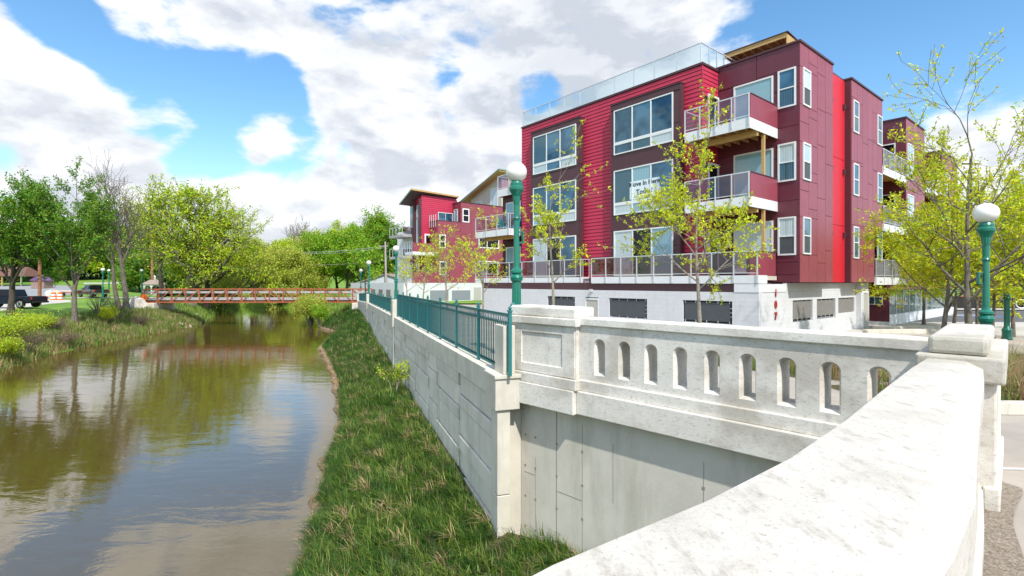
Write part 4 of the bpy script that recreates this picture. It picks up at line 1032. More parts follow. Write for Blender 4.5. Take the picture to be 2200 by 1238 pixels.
MB().box(-.72,-.551,.0,10.05,GZ1+.003,-.03).build('wall_band', M_block, B1)
blocks(FVf, .551, 19.9, gh)
o = rest.build('blockwork', M_block, B1); o['kind'] = 'stuff'

def screen(F, h, m, pins=True):
    a0, a1, z0, z1 = h
    mb = MB(); F.box(mb, a0, a1, -.14, -.10, z0, z1); w = mb.build('garage_opening', M_dark, B1)
    mb = MB(); F.box(mb, a0+.10, a1-.06, -.07, -.055, z0+.08, z1-.06); mb.build('screen_panel', m, w)
    mb = MB()
    n = max(2, int((a1-a0)/.5))
    for i in range(n+1):
        a = a0+.14+(a1-a0-.24)*i/n; F.box(mb, a-.012, a+.012, -.068, -.045, z0, z0+.10); F.box(mb, a-.012, a+.012, -.068, -.045, z1-.10, z1)
    for z in (z0+.3,(z0+z1)/2,z1-.3): F.box(mb, a0, a0+.12, -.068, -.045, z-.012, z+.012)
    mb.build('clips', M_metal, w)
for h in gh[:3]: screen(FVf, h, M_screen)
for h in gs: screen(FSf, h, M_screen2)
h = gh[3]; mb = MB(); FVf.box(mb, h[0]+.06, h[1]-.06, -.06, -.02, h[2], h[3]-.08); dr = mb.build('door', M_door, B1)
mb = MB(); FVf.box(mb, h[0], h[0]+.06, -.06, .01, h[2], h[3]); FVf.box(mb, h[1]-.06, h[1], -.06, .01, h[2], h[3]); FVf.box(mb, h[0]+.06, h[1]-.06, -.06, .01, h[3]-.08, h[3]); mb.build('door_frame', M_frame, dr)
mb = MB(); FVf.box(mb, (h[0]+h[1])/2-.08,(h[0]+h[1])/2+.08,.0,.14,h[3]+.35,h[3]+.5); mb.build('wall_light', M_metal, B1)
# pilaster with white door at the end of the garage side wall
MB().box(-.55,-.30,8.85,10.1,GZ0,-.03).build('pilaster', M_block, B1)
FP_ = Fac('side', .30, B1)
mb = MB(); FP_.box(mb, 9.1, 9.95, 0, .03, GZ0+.02, GZ0+2.0); dr = mb.build('door', M_door, B1)
mb = MB(); FP_.box(mb, 9.03,9.10,0,.05,GZ0,GZ0+2.07); FP_.box(mb, 9.95,10.02,0,.05,GZ0,GZ0+2.07); FP_.box(mb, 9.10,9.95,0,.05,GZ0+2.0,GZ0+2.07); mb.build('door_frame', M_frame, dr)
# house number
for ch_, ya, yb in (('1',620.5,637),('0',646,662),('7',670.5,686.5)):
    vv = V_(1665.5,.55); zz = Z_(yb,.55,vv); hgt = Z_(ya,.55,vv)-zz
    o = text(ch_, hgt*1.38, M_textr, B1, 'house_number', .02, .012); o.rotation_euler = (R(90),0,R(90)); o.location = (-.55+.022, vv, zz)
# shop front below the street side
MB().box(-6,-.12,12.90,30,-1.98,-.45).build('shop_core', M_glassm, B1)
RVd = Fac('river', 12.87, B1)
mb = MB(); RVd.box(mb, .02, 4, -.03, .0, -2.35, -.05); mb.build('shop_end_wall', M_maroon_shade, B1)
MB().box(-6,-.02,12.87,30,-2.6,-2.352).box(-6,-.04,12.90,30,-2.36,-1.98).build('plinth', M_white, B1)
SDs = Fac('side', .10, B1)
nsh = 11; sv = [12.90+1.45*i for i in range(nsh+1)]
for i in range(nsh):
    mb = MB(); SDs.box(mb, sv[i], sv[i]+.06, -.02, .06, -1.98, -.48); SDs.box(mb, sv[i]+.06, sv[i+1], -.02, .05, -1.98, -1.93); w = mb.build('shop_window', M_metal, B1)
    mb = MB(); SDs.box(mb, sv[i]+.06, sv[i+1], .0, .02, -1.93, -.48); mb.build('pane', M_glassm, w)
MB().hexa([(-.2,12.85,-.47),(.10,12.85,-.47),(.10,29,-.47),(-.2,29,-.47),(-.2,12.85,-.20),(.10,12.85,-.30),(.10,29,-.30),(-.2,29,-.20)]).build('shop_canopy', M_maroon_lit, B1)
w4 = window(RVd, V_(1,0)*0+.35, 2.6, -1.35, -.85, cols=(1,1,1,1,1,1), pmats=[M_blindd], fw=.05, mull=.04)
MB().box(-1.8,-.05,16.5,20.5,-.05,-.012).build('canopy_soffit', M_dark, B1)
bn = thing('banner', 'white banner reading TODAY hung on the street side behind the yellow-green trees', 'banner', (CX,CY,0), B1.rotation_euler[2])
MB().box(.055,.065,20.0,23.5,.15,1.95).build('sheet', M_white, bn)
for s_, zz in (('TODAY', 1.0),):
    o = text(s_, .62, M_dark, bn, bold=.015); o.rotation_euler = (R(90),0,R(90)); o.location = (.072, 21.7, zz)
bn2 = thing('banner', 'white banner tied to the upper street-side balcony rail', 'banner', (CX,CY,0), B1.rotation_euler[2])
MB().box(.066,.072,22.6,25.4,6.35,7.7).build('sheet', M_white, bn2)
MB().box(.072,.075,23.4,23.55,7.0,7.35).box(.072,.075,23.8,24.0,6.9,7.3).build('print', M_textr, bn2)

# chairs on the left balcony
def adirondack(label, x, y, z, rz):
    c = thing('garden_chair', label, 'chair', (x,y,z), rz, 'turquoise balcony chairs')
    MB().hexa([(-.26,-.3,.36),(.26,-.3,.36),(.24,.2,.24),(-.24,.2,.24),(-.26,-.3,.385),(.26,-.3,.385),(.24,.2,.265),(-.24,.2,.265)]).build('seat', M_blue, c)
    for i in range(5):
        a = -.2+.1*i; hh = .98-.05*abs(i-2)**1.6
        MB().hexa([(a-.043,.2,.25),(a+.043,.2,.25),(a+.043,.23,.25),(a-.043,.23,.25),(a*1.25-.048,.47,hh),(a*1.25+.048,.47,hh),(a*1.25+.048,.50,hh),(a*1.25-.048,.50,hh)]).build('back_slat', M_blue, c)
    for s_ in (-1,1):
        MB().box(s_*.27-.02,s_*.27+.02,-.30,-.22,0,.56).build('leg', M_blue, c); MB().box(s_*.27-.02,s_*.27+.02,.24,.32,0,.56).build('leg', M_blue, c)
        MB().box(s_*.31-.06,s_*.31+.06,-.36,.36,.562,.59).build('armrest', M_blue, c)
    return c
def b1w(t, v): return (CX-su*t+cu*v, CY+cu*t+su*v)
p = b1w(19.0,-1.5); adirondack('turquoise slatted chair on the white-edged balcony, left of the lamp post', p[0], p[1], 3.60, R(150))
p = b1w(17.62,-1.25); adirondack('turquoise slatted chair on the same balcony, right behind the lamp post', p[0], p[1], 3.60, R(235))

# ------------------------------------------------------------------ second building
K = (-11.5, 65.0)
B2 = thing('apartment_building', 'farther red and maroon apartment building with slanted roof overhang, beyond the near one', 'building', (K[0],K[1],0), math.atan2(-cu, su))
t2 = lambda px, v: T_(px, v, K); v2 = lambda px, t: V_(px, t, K); z2 = lambda py, t, v: Z_(py, t, v, K)
MB().box(-3.1,-.04,.04,5.4,-.1,11.0).build('wall', M_siding, B2)
bz = 45; hb2 = 11.15/bz
me3 = MB().hexa([(0.0,.0,0),(.03,.0,0),(.03,5.2,0),(0.0,5.2,0),(0.0,.0,hb2-.03),(.005,.0,hb2-.03),(.005,5.2,hb2-.03),(0.0,5.2,hb2-.03)]).mesh('siding_board', M_siding)
for k in range(bz): link('siding_board', me3, B2, (-.03,0,.0+hb2*k))
# river side glazing of the tower
RVt = Fac('river', .04, B2)
for (a0,a1) in ((.15,1.25),(1.75,3.0)):
    for (z0,z1) in ((.2,2.6),(3.0,5.0),(5.1,8.2),(8.3,9.9)): window(RVt, a0, a1, z0, z1, rows=(1,2), pmats=[M_blindp,M_blind], fw=.08)
MB().box(-1.68,-1.32,-.35,.03,0,10.3).box(-.16,.0,-.35,.03,0,10.6).build('fin', M_brown, B2)
# roof with overhang
rf = MB().hexa([(-2.9,-1.6,10.05),(.35,-1.6,11.55),(.35,5.4,11.35),(-2.9,5.4,9.9),(-2.9,-1.6,10.13),(.35,-1.6,11.63),(.35,5.4,11.43),(-2.9,5.4,9.98)]).build('roof', M_soffit, B2)
MB().hexa([(.352,-1.62,11.50),(.40,-1.62,11.50),(.40,5.45,11.28),(.352,5.45,11.28),(.352,-1.62,11.70),(.40,-1.62,11.70),(.40,5.45,11.48),(.352,5.45,11.48)]).build('fascia', M_wood, rf)
MB().hexa([(-2.9,-1.66,9.98),(.40,-1.66,11.52),(.40,-1.622,11.52),(-2.9,-1.622,9.98),(-2.9,-1.66,10.16),(.40,-1.66,11.70),(.40,-1.622,11.70),(-2.9,-1.622,10.16)]).build('fascia', mat('green_flashing',(0.22,0.34,0.30),.4), rf)
# maroon front block
v_a, v_b = v2(940,-2.0), v2(990,-2.0)
MB().box(-.0,1.94,v_a+.06,v_b,-.05,7.75).box(-6,1.94,v_b,20,-.05,10.4).build('wall', M_maroon_lit, B2)
SD2 = Fac('side', -2.0, B2); hh_ = []
def win2(xa, xb, ya, yb, cols=(1,), rows=(1,1), mats=None):
    a, b_ = v2(xa,-2.0), v2(xb,-2.0); z0, z1 = z2(yb,-2.0,(a+b_)/2), z2(ya,-2.0,(a+b_)/2)
    hh_.append((a,b_,z0,z1)); window(SD2, a, b_, z0, z1, cols=cols, rows=rows, pmats=mats or [M_glassd], fw=.14, mull=.10)
win2(993.5,1008,448.5,478); win2(943.5,957.5,504,533.5); win2(944,958,561.5,591); win2(1028,1072,509,534,(1,1.5),(1,)); win2(1028,1072,561.5,590,(1,1.5),(1,))
panels(SD2, v_a, v_b, .0, 7.8, M_maroon_lit, holes=hh_, seed=41, cw=1.8); panels(SD2, v_b, 20, .0, 10.4, M_maroon_lit, holes=hh_, seed=42, cw=1.8)
RV2 = Fac('river', v_b, B2)
mb = MB(); RV2.box(mb, -1.97, -.02, -.05, 0, 7.8, 10.4); mb.build('cladding_panel', M_maroon_shade, B2)
window(RV2, -1.3, -.4, 7.8, 9.6, pmats=[M_blind]); window(Fac('side',0,B2), v2(941,0), v2(972,0), 7.75, 9.15, cols=(1,1), pmats=[M_glass])
window(Fac('side',0,B2), v2(912,0), v2(928,0), 4.0, 6.2, pmats=[M_glassd], fw=.2); window(Fac('side',0,B2), v2(930,0), v2(938,0), 4.0, 6.2, pmats=[M_blind], fw=.12)
MB().box(-6,2.05,v_b-.05,20,10.41,10.5).box(0,2.02,v_a,v_b-.06,7.76,7.85).build('roof_edge', M_brown, B2)
# balconies of the second building
MB().box(0,1.96,v_a-3.4,v_a+.05,3.35,3.75).build('balcony', M_white, B2)
MB().box(1.80,1.96,v_a-3.4,v_a+.05,3.76,4.85).build('side_panel', M_maroon_lit, B2)
MB().box(1.80,1.96,v_a-3.4,v_a+.05,-.02,1.3).build('side_panel', M_maroon_lit, B2)
MB().box(.0,1.7,v_a-3.4,v_a+.05,-.02,.15).build('balcony', M_conc, B2)
for i in range(4): MB().box(-.1+.6*i,-.04+.6*i,v_a-3.46,v_a-3.40,3.5,4.9).build('rail_post', M_metal, B2)
MB().box(-.1,1.8,v_a-3.46,v_a-3.4,4.9,4.96).build('top_rail', M_metal, B2); MB().box(-.1,1.8,v_a-3.44,v_a-3.42,3.76,4.9).build('glass_panel', MATS['rail_glass_clear'], B2)
for i in range(4): MB().box(.05+.5*i,.13+.5*i,v_a-.06,v_a,7.0,8.6).build('rail_post', M_metal, B2)
window(Fac('side',0,B2), .4, 4.6, .5, 2.6, cols=(1,1,1), pmats=[M_glassd])
MB().box(1.3,1.45,v_a-2.4,v_a-2.25,1.3,3.35).build('support_post', M_wood, B2)
# far wing with white walls
MB().box(-7.6,-3.15,.5,6,-.1,6.9).build('wall', M_white, B2)
for zd in (3.4, 6.2):
    mb = MB().box(-6.0,-2.2,-1.5,.5,zd-.3,zd); bl = mb.build('balcony', M_plank, B2)
    MB().box(-6,-2.2,-1.52,-1.47,zd+.95,zd+1.02).build('top_rail', M_metal, bl); MB().box(-2.24,-2.2,-1.46,.5,zd+.95,zd+1.02).build('top_rail', M_metal, bl)
    MB().box(-2.23,-2.21,-1.4,.4,zd+.1,zd+.94).build('glass_panel', MATS['rail_glass_smoke'], bl)
    for i in range(5): MB().box(-5.9+.9*i,-5.85+.9*i,-1.52,-1.47,zd,zd+.95).build('rail_post', M_metal, bl)
# white garage of the second building
MB().box(-14,2.15,-3.6,20,-2.7,-.055).build('garage_wall', M_block, B2)
SDg = Fac('side', -2.15, B2); RVg = Fac('river', -3.6, B2)
for (xa,xb,ya,yb) in ((923,963,624,642),(970,1010,624,641)):
    a, b_ = v2(xa,-2.15), v2(xb,-2.15); z0, z1 = -2.3, z2(ya,-2.15,a)
    mb = MB(); SDg.box(mb,a-.1,b_+.1,.0,.06,z0-.1,z1+.1); w = mb.build('garage_opening', M_frame, B2); mb = MB(); SDg.box(mb,a,b_,.02,.08,z0,z1); mb.build('screen_panel', mat('pale_screen',(0.24,0.26,0.30),.6), w)
a, b_ = v2(1018,-2.15), v2(1033,-2.15); mb = MB(); SDg.box(mb,a,b_,0,.06,-2.6,-.65); mb.build('door', M_door, B2)
for i in range(5): mb = MB(); RVg.box(mb, .6+2.2*i-1.5, 1.7+2.2*i-1.5, .0, .06, -2.4, -.9); mb.build('garage_opening', M_screen2, B2)
# cream penthouse
MB().hexa([(-5.7,11.6,10.5),(1.7,11.6,10.5),(1.7,18,10.5),(-5.7,18,10.5),(-5.7,11.6,12.4),(1.7,11.6,15.0),(1.7,18,15.0),(-5.7,18,12.4)]).build('penthouse_wall', M_cream, B2)
pr2 = MB().hexa([(-7.2,10.6,11.9),(2.4,10.6,15.2),(2.4,18.5,15.2),(-7.2,18.5,11.9),(-7.2,10.6,12.05),(2.4,10.6,15.38),(2.4,18.5,15.38),(-7.2,18.5,12.05)]).build('penthouse_roof', M_wood, B2)
MB().hexa([(-7.25,10.5,12.06),(2.5,10.5,15.40),(2.5,18.5,15.40),(-7.25,18.5,12.06),(-7.25,10.5,12.20),(2.5,10.5,15.54),(2.5,18.5,15.54),(-7.25,18.5,12.20)]).build('roofing', mat('green_flashing',(0.2,.3,.3)), pr2)
RVp = Fac('river', 11.6, B2)
window(RVp, -.9, .8, 10.7, 13.3, cols=(1,1), pmats=[M_blindp], fw=.1); window(RVp, 3.0, 4.6, 10.7, 11.9, cols=(1,1), pmats=[M_blind], fw=.1)

# ------------------------------------------------------------------ shed, low walls, utility poles, wires
sh = thing('shed', 'pale grey gabled shed beyond the end of the retaining wall', 'shed', (-22.3, 92, -2.6))
MB().prism([(-3.5,0),(6.0,0),(6.0,-7),(-3.5,-7)][::-1], 0, 2.3).build('wall', mat('pale_shed_boards',(0.50,0.54,0.60),.7,var=.06,scale=3), sh)
MB().hexa([(-3.5,-7,2.3),(6.0,-7,2.3),(6.0,0,2.3),(-3.5,0,2.3),(1.2,-7,3.9),(1.3,-7,3.9),(1.3,0,3.9),(1.2,0,3.9)]).build('gable', MATS['pale_shed_boards'], sh)
for s_ in (0,1):
    x0, x1 = (1.25,-3.9) if s_ == 0 else (1.25,6.4)
    MB().hexa([(x1,-7.3,2.25),(x0,-7.3,3.95),(x0,.3,3.95),(x1,.3,2.25),(x1,-7.3,2.4),(x0,-7.3,4.1),(x0,.3,4.1),(x1,.3,2.4)]).build('roof', M_roofs, sh)
MB().box(1.5,3.2,-7.06,-7.0,0,.9).build('door', M_teal, sh)
up = thing('utility_pole', 'tall grey utility pole right of the shed with cables running left', 'utility pole', (-20.6, 84, -2.4))
MB().tube([(0,0,0),(-.12,0,5),(-.2,0,9.1)], [.20,.17,.13], 10).build('pole', M_polel, up)
MB().box(-1.2,.3,-.06,.06,8.3,8.42).build('crossarm', M_polel, up)
up2 = thing('utility_pole', 'reddish wooden utility pole standing behind the gazebo', 'utility pole', (-74.4, 106, -2.1))
MB().tube([(0,0,0),(-.25,0,12.5)], [.28,.18], 8).build('pole', mat('red_pole_wood',(0.30,0.13,0.07),.9,var=.3,scale=3), up2)
up3 = thing('utility_pole', 'reddish wooden pole beside the navy pickup', 'utility pole', (-52.6, 57, -2.5))
MB().tube([(0,0,0),(.05,0,8)], [.17,.14], 8).build('pole', MATS['red_pole_wood'], up3)
up4 = thing('utility_pole', 'dark utility pole with crossarm behind the tall bare-topped tree at right', 'utility pole', (47.5, 53, -2.5))
MB().tube([(0,0,0),(0,0,15.5)], [.16,.12], 8).build('pole', M_barkd, up4); MB().box(-.9,.9,-.06,.06,14.7,14.85).box(-.6,.6,-.06,.06,13.8,13.92).build('crossarm', M_barkd, up4)
ti = thing('timber_frame', 'raw timber post and beam at the edge of the far white garage roof', 'frame', (-15.1,72,0))
MB().box(-.08,.08,-.08,.08,-1,1.9).build('post', M_wood, ti); MB().box(-1.3,1.3,-.1,.1,1.9,2.12).build('beam', M_wood, ti)
def wire(a, b_, sag, r, name, label):
    a, b_ = Vector(a), Vector(b_); pts = []
    for i in range(25):
        s_ = i/24; p = a.lerp(b_, s_); p.z -= sag*4*s_*(1-s_); pts.append(p)
    o = MB().tube(pts, r, 4).build(name, M_wire); tag(o, label, 'cable', 'overhead cables')
for i, dz in enumerate((6.0,5.7,3.6)): wire((-20.9,84,dz), (-62,120+i,dz+2.5), 1.2, .05 if i < 2 else .03, 'cable', ['topmost cable running left from the grey pole','second cable just below the topmost one','lowest cable crossing the far green trees'][i])
for i, dz in enumerate((12.2,11.3)): wire((47.5,53,dz), (95,50,dz-1.5+i), .8, .025, 'cable', ['upper thin cable running right from the dark pole','lower thin cable running right from the dark pole'][i])

# ------------------------------------------------------------------ footbridge
FB0 = Vector((-16.9, 60.6)); FB1 = Vector((-42.3, 60.0)); fd = (FB1-FB0).normalized(); fn = Vector((-fd.y, fd.x))
flen = (FB1-FB0).length
fb = thing('footbridge', 'rusty steel truss footbridge across the river with grey timber rails', 'bridge', (FB0.x, FB0.y, 0), math.atan2(fd.y, fd.x))
zt_, zb_ = -.72, -2.35; NPn = 16; hw = 1.3
for s_ in (-1,1):
    y = s_*hw
    MB().box(0,flen,y-.07,y+.07,zt_-.12,zt_).build('top_chord', M_rust, fb); MB().box(0,flen,y-.07,y+.07,zb_,zb_+.16).build('bottom_chord', M_rust, fb)
    pm_ = MB().box(-.06,.06,y-.06,y+.06,zb_+.161,zt_-.121).mesh('truss_post', M_rust)
    for i in range(NPn+1): link('truss_post', pm_, fb, (flen*i/NPn if 0<i<NPn else (.06 if i==0 else flen-.06),0,0))
    for i in range(NPn):
        x0, x1 = flen*i/NPn+.06, flen*(i+1)/NPn-.06
        up_ = i >= NPn//2
        MB().bar((x0,y,zb_+.18 if not up_ else zt_-.14),(x1,y,zt_-.14 if not up_ else zb_+.18),.07).build('diagonal', M_rust, fb)
    yi = y - s_*.10
    MB().box(.1,flen-.1,yi-.02,yi+.02,-1.25,-1.05).build('hand_rail', M_plank, fb); MB().box(.1,flen-.1,yi-.02,yi+.02,-1.93,-1.80).build('toe_board', M_plank, fb)
pk = MB().box(-.12,.12,-1.18,1.18,-2.05,-1.99).mesh('deck_plank', M_plank); npk = int(flen/.26)
for i in range(npk): link('deck_plank', pk, fb, (.15+.26*i,0,0))
MB().box(0,flen,-.9,-.75,-2.3,-2.06).box(0,flen,.75,.9,-2.3,-2.06).build('stringer', M_rust, fb)
for (x, lab) in ((flen-.6,'pale concrete bridge seat under the left end of the footbridge'), (.5,'concrete bridge seat under the right end of the footbridge')):
    p = FB0+fd*x; o = MB().box(-1.0,1.0,-1.8,1.8,-5.4,-2.36).build('bridge_abutment', M_conc, None, bevel=.05, loc=(p.x,p.y,0)); tag(o, lab, 'abutment')
# orange disc sign and orange barrels, white rocks
o = MB(); K_ = 16
o.tube([(0,-.02,0),(0,.02,0)], [.42,.42], 16).build('road_sign', M_orange, None, loc=(-42.0,58.4,-1.7)); tag(COL.objects['road_sign'] if 'road_sign' in COL.objects else bpy.data.objects['road_sign'], 'round orange disc at the left end of the footbridge', 'sign')
def barrel(label, px, D, zb):
    b_ = thing('traffic_barrel', label, 'barrel', ((px-1100)/1100*D, D, zb), 0, 'orange and white traffic barrels')
    for i in range(5):
        r0 = .36-.02*i; MB().lathe((0,0,.2*i+.05*(i>0)*0), [(r0,0),(r0-.015,.198)], 14).build('band', M_orange if i % 2 == 0 else M_white, b_)
    MB().lathe((0,0,1.0), [(.25,0),(.22,.05)], 12).build('handle', M_orange, b_)
for (px, lab) in ((115,'orange striped barrel on the park road, left one of the pair'), (129,'orange striped barrel on the park road, right one of the pair')): barrel(lab, px, 70, HL(-62.5,70)-.0)
def rock(label, x, y, z, s, name='boulder', seed=0, group=None, parent=None):
    rr = random.Random(seed); me = bpy.data.meshes.new(name)
    import bmesh
    bm = bmesh.new(); bmesh.ops.create_icosphere(bm, subdivisions=2, radius=1)
    for v in bm.verts:
        n = v.co.normalized(); f = 1+.22*math.sin(n.x*5+seed)+.16*math.sin(n.y*7+seed*2)+.15*math.sin(n.z*6+seed*3)
        v.co = Vector((n.x*f*s[0], n.y*f*s[1], max(-.5,n.z)*f*s[2]))
    bm.to_mesh(me); bm.free(); me.materials.append(M_rock)
    o = bpy.data.objects.new(name, me); COL.objects.link(o); o.location = (x,y,z)
    if parent: o.parent = parent
    elif label: tag(o, label, 'rock', group)
    return o
rock('large pale boulder at the left foot of the footbridge', -42.3, 57.5, -3.0, (1.6,1.2,1.1), seed=1)
rock('pale rounded boulder on the lawn behind the dark pickup', -66.5, 74, -2.2, (1.3,.8,1.2), seed=2)
rr = random.Random(4); rip = MB()
V = []; 
rip_root = None
for i in range(60):
    y = rr.uniform(56,67); x = interp(y,XLt)-rr.uniform(-.2,4.2); s_ = rr.uniform(.12,.32)
    rock(None, x, y, HL(x,y)+.05, (s_,s_*.8,s_*.7), 'riprap_stone', i, parent=None) if False else rip.lathe((x,y,HL(x,y)-.05), [(s_*.6,0),(s_,s_*.4),(s_*.7,s_*.9),(s_*.2,s_*1.05)], 6)
o = rip.build('riprap', M_rock); o['kind'] = 'stuff'; o['label'] = 'pale loose stones on the bank under the footbridge'

# ------------------------------------------------------------------ gazebo
gz = thing('gazebo', 'white octagonal park gazebo with grey shingled roof and cupola', 'gazebo', (-74.5, 106.5, HL(-74.5,106.5)))
gz.scale = (.62,.62,.86)
GR_ = 3.1
for i in range(8):
    a = math.pi/8+i*math.pi/4; a2 = a+math.pi/4
    p, q = Vector((GR_*math.cos(a),GR_*math.sin(a),0)), Vector((GR_*math.cos(a2),GR_*math.sin(a2),0))
    MB().box(p.x-.11,p.x+.11,p.y-.11,p.y+.11,0,2.35).build('column', M_white, gz)
    mb = MB(); d_ = (q-p); nseg = 8
    for k in range(nseg):   # arched fascia
        s0_, s1_ = k/nseg, (k+1)/nseg
        def za(s_): return 2.35-.5*abs(2*s_-1)**2.2
        A_, B_ = p+d_*s0_, p+d_*s1_
        nrm = Vector((d_.y,-d_.x,0)).normalized()*.04
        mb.hexa([A_-nrm+Vector((0,0,za(s0_)-.15)), B_-nrm+Vector((0,0,za(s1_)-.15)), B_+nrm+Vector((0,0,za(s1_)-.15)), A_+nrm+Vector((0,0,za(s0_)-.15)), A_-nrm+Vector((0,0,2.45)), B_-nrm+Vector((0,0,2.45)), B_+nrm+Vector((0,0,2.45)), A_+nrm+Vector((0,0,2.45))])
    mb.build('arch', M_white, gz)
    if i != 5:
        rl = MB(); rl.bar(p+Vector((0,0,.95)), q+Vector((0,0,.95)), .07)
        for k in range(1,14): m_ = p+d_*k/14; rl.box(m_.x-.03,m_.x+.03,m_.y-.03,m_.y+.03,.1,.92)
        rl.build('railing', M_white, gz)
MB().lathe((0,0,0), [(3.4,-.2),(3.4,.05)], 8).build('floor', M_plank, gz)
def oct_(r, z): return (r, z)
MB().lathe((0,0,2.46), [(3.7,0),(3.7,.06),(.6,1.35)], 8).build('roof', M_roofs, gz)
MB().lathe((0,0,3.8), [(.62,0),(.62,.4),(.75,.42),(.1,1.0),(.06,1.25)], 8).build('cupola', M_white, gz)

# ------------------------------------------------------------------ vehicles
def pickup(label, x, y, z, rz, paint, group=None):
    c = thing('pickup_truck', label, 'pickup truck', (x,y,z), rz, group)
    # x forward; length 5.7; side profile extruded in y
    def prof(pts, w0, w1, name, m, parent=c, bev=.05):
        mb = MB(); n = len(pts)
        for (w) in (-w0,): pass
        i0 = len(mb.v); mb.v += [(p[0],-p[2] if len(p)>2 else -w0,p[1]) for p in pts]+[(p[0],p[2] if len(p)>2 else w0,p[1]) for p in pts]
        mb.f.append(tuple(range(n))); mb.f.append(tuple(range(2*n-1,n-1,-1)))
        for k in range(n): k2 = (k+1)%n; mb.f.append((k,n+k,n+k2,k2))
        return mb.build(name, m, parent, bevel=bev)
    arch = lambda cx: [(cx+.48*math.cos(a), .42+.48*math.sin(a)) for a in [math.pi*(1-k/6) for k in range(7)]][::-1]
    low = [(-2.85,.55),(-2.85,1.12),(-.9,1.14),(1.1,1.16),(1.35,1.17),(2.6,1.06),(2.8,.9),(2.8,.5)] + arch(1.85) + [(1.2,.40),(-1.1,.40)] + arch(-1.75) + [(-2.4,.52)]
    prof([(p[0],p[1]) for p in low], .97, .97, 'body', paint)
    cab = [(-.95,1.13,.92),(-.82,1.82,.74),(.55,1.86,.74),(1.25,1.16,.90)]
    prof(cab, .9, .9, 'cab', paint)
    win = [(-.78,1.22,.925),(-.70,1.74,.79),(.48,1.77,.79),(1.0,1.22,.915)]
    prof(win, .9, .9, 'side_window', M_glassd, bev=0)
    MB().hexa([(-1.0,-.75,1.2),(-.93,-.75,1.2),(-.93,.75,1.2),(-1.0,.75,1.2),(-.88,-.66,1.72),(-.8,-.66,1.72),(-.8,.66,1.72),(-.88,.66,1.72)]).build('rear_window', M_glassd, c)
    MB().box(-2.80,-1.0,-.80,.80,1.125,1.150).build('bed_floor', M_dark, c)
    for s_ in (-1,1):
        MB().box(-2.87,-2.80,s_*.97-.12 if s_>0 else -.97,s_*.97 if s_>0 else -.85,.82,1.10).build('tail_light', M_tail, c)
        for cx in (-1.75,1.85):
            w = MB().tube([(cx,s_*.72,.40),(cx,s_*.98,.40)], [.40,.40], 20).build('wheel', M_tyre, c, bevel=.03)
            MB().tube([(cx,s_*.975,.40),(cx,s_*1.0,.40)], [.27,.24], 12).build('rim', M_chrome, w)
            for k in range(6):
                a = k*math.pi/3; MB().bar((cx,s_*1.005,.40),(cx+.24*math.cos(a),s_*1.005,.40+.24*math.sin(a)),.05).build('spoke', M_tyre, w)
        MB().box(.75,.95,s_*.95,s_*1.12,1.18,1.32).build('mirror', paint, c)
    MB().box(-3.0,-2.86,-.93,.93,.48,.66).build('bumper', M_chrome if paint is not M_navy else M_dark, c, bevel=.03)
    MB().box(-2.872,-2.855,-.80,.80,.72,1.08).build('tailgate', paint, c)
    return c
pickup('dark navy pickup parked at the left edge of the picture', -50.3, 51.3, -2.55+.02, R(183), M_navy)
pickup('black pickup with a silver hood parked on the park path beyond the trees', -63.0, 77, -2.2, R(150), mat('black_car_paint',(0.01,0.01,0.012),.2,coat=1.0))
tr_ = thing('flat_trailer', 'low flat trailer with pale boards hitched behind the black pickup', 'trailer', (-67.5, 77.5, -2.15), R(5))
MB().box(-2.2,2.2,-.9,.9,.55,.68).build('bed', M_rust, tr_); MB().box(-1.9,1.2,-.7,.7,.685,.95).build('cargo', M_path, tr_, bevel=.04)
for s_ in (-1,1): MB().tube([(.3,s_*.95,.34),(.3,s_*1.1,.34)], [.34,.34], 12).build('wheel', M_tyre, tr_)
# park shelter roof at the left edge
ps = thing('park_shelter', 'brown-roofed park shelter half hidden by the leaves at the left edge', 'shelter', (-131, 132, HL(-131,132)))
ps.scale = (.8,.8,.8)
MB().hexa([(-10,-4,3),(10,-4,3),(10,4,3),(-10,4,3),(-8,-.3,6),(8,-.3,6),(8,.3,6),(-8,.3,6)]).build('roof', mat('brown_roof',(0.16,0.075,0.055),.8), ps)
for x in (-9,-3,3,9): MB().box(x-.15,x+.15,-3.7,-3.4,0,3).build('post', M_wood, ps)
hs2 = thing('park_kiosk', 'small grey kiosk with purple gable beyond the park road', 'kiosk', (-111, 121, HL(-111,121)))
hs2.scale = (.6,.6,.7)
MB().box(-2.5,2.5,-2,2,0,2.6).build('wall', M_pole, hs2); MB().hexa([(-3,-2.5,2.6),(3,-2.5,2.6),(3,2.5,2.6),(-3,2.5,2.6),(-.1,-2.5,4),(.1,-2.5,4),(.1,2.5,4),(-.1,2.5,4)]).build('roof', mat('purple_roof',(0.16,0.08,0.22),.8), hs2)

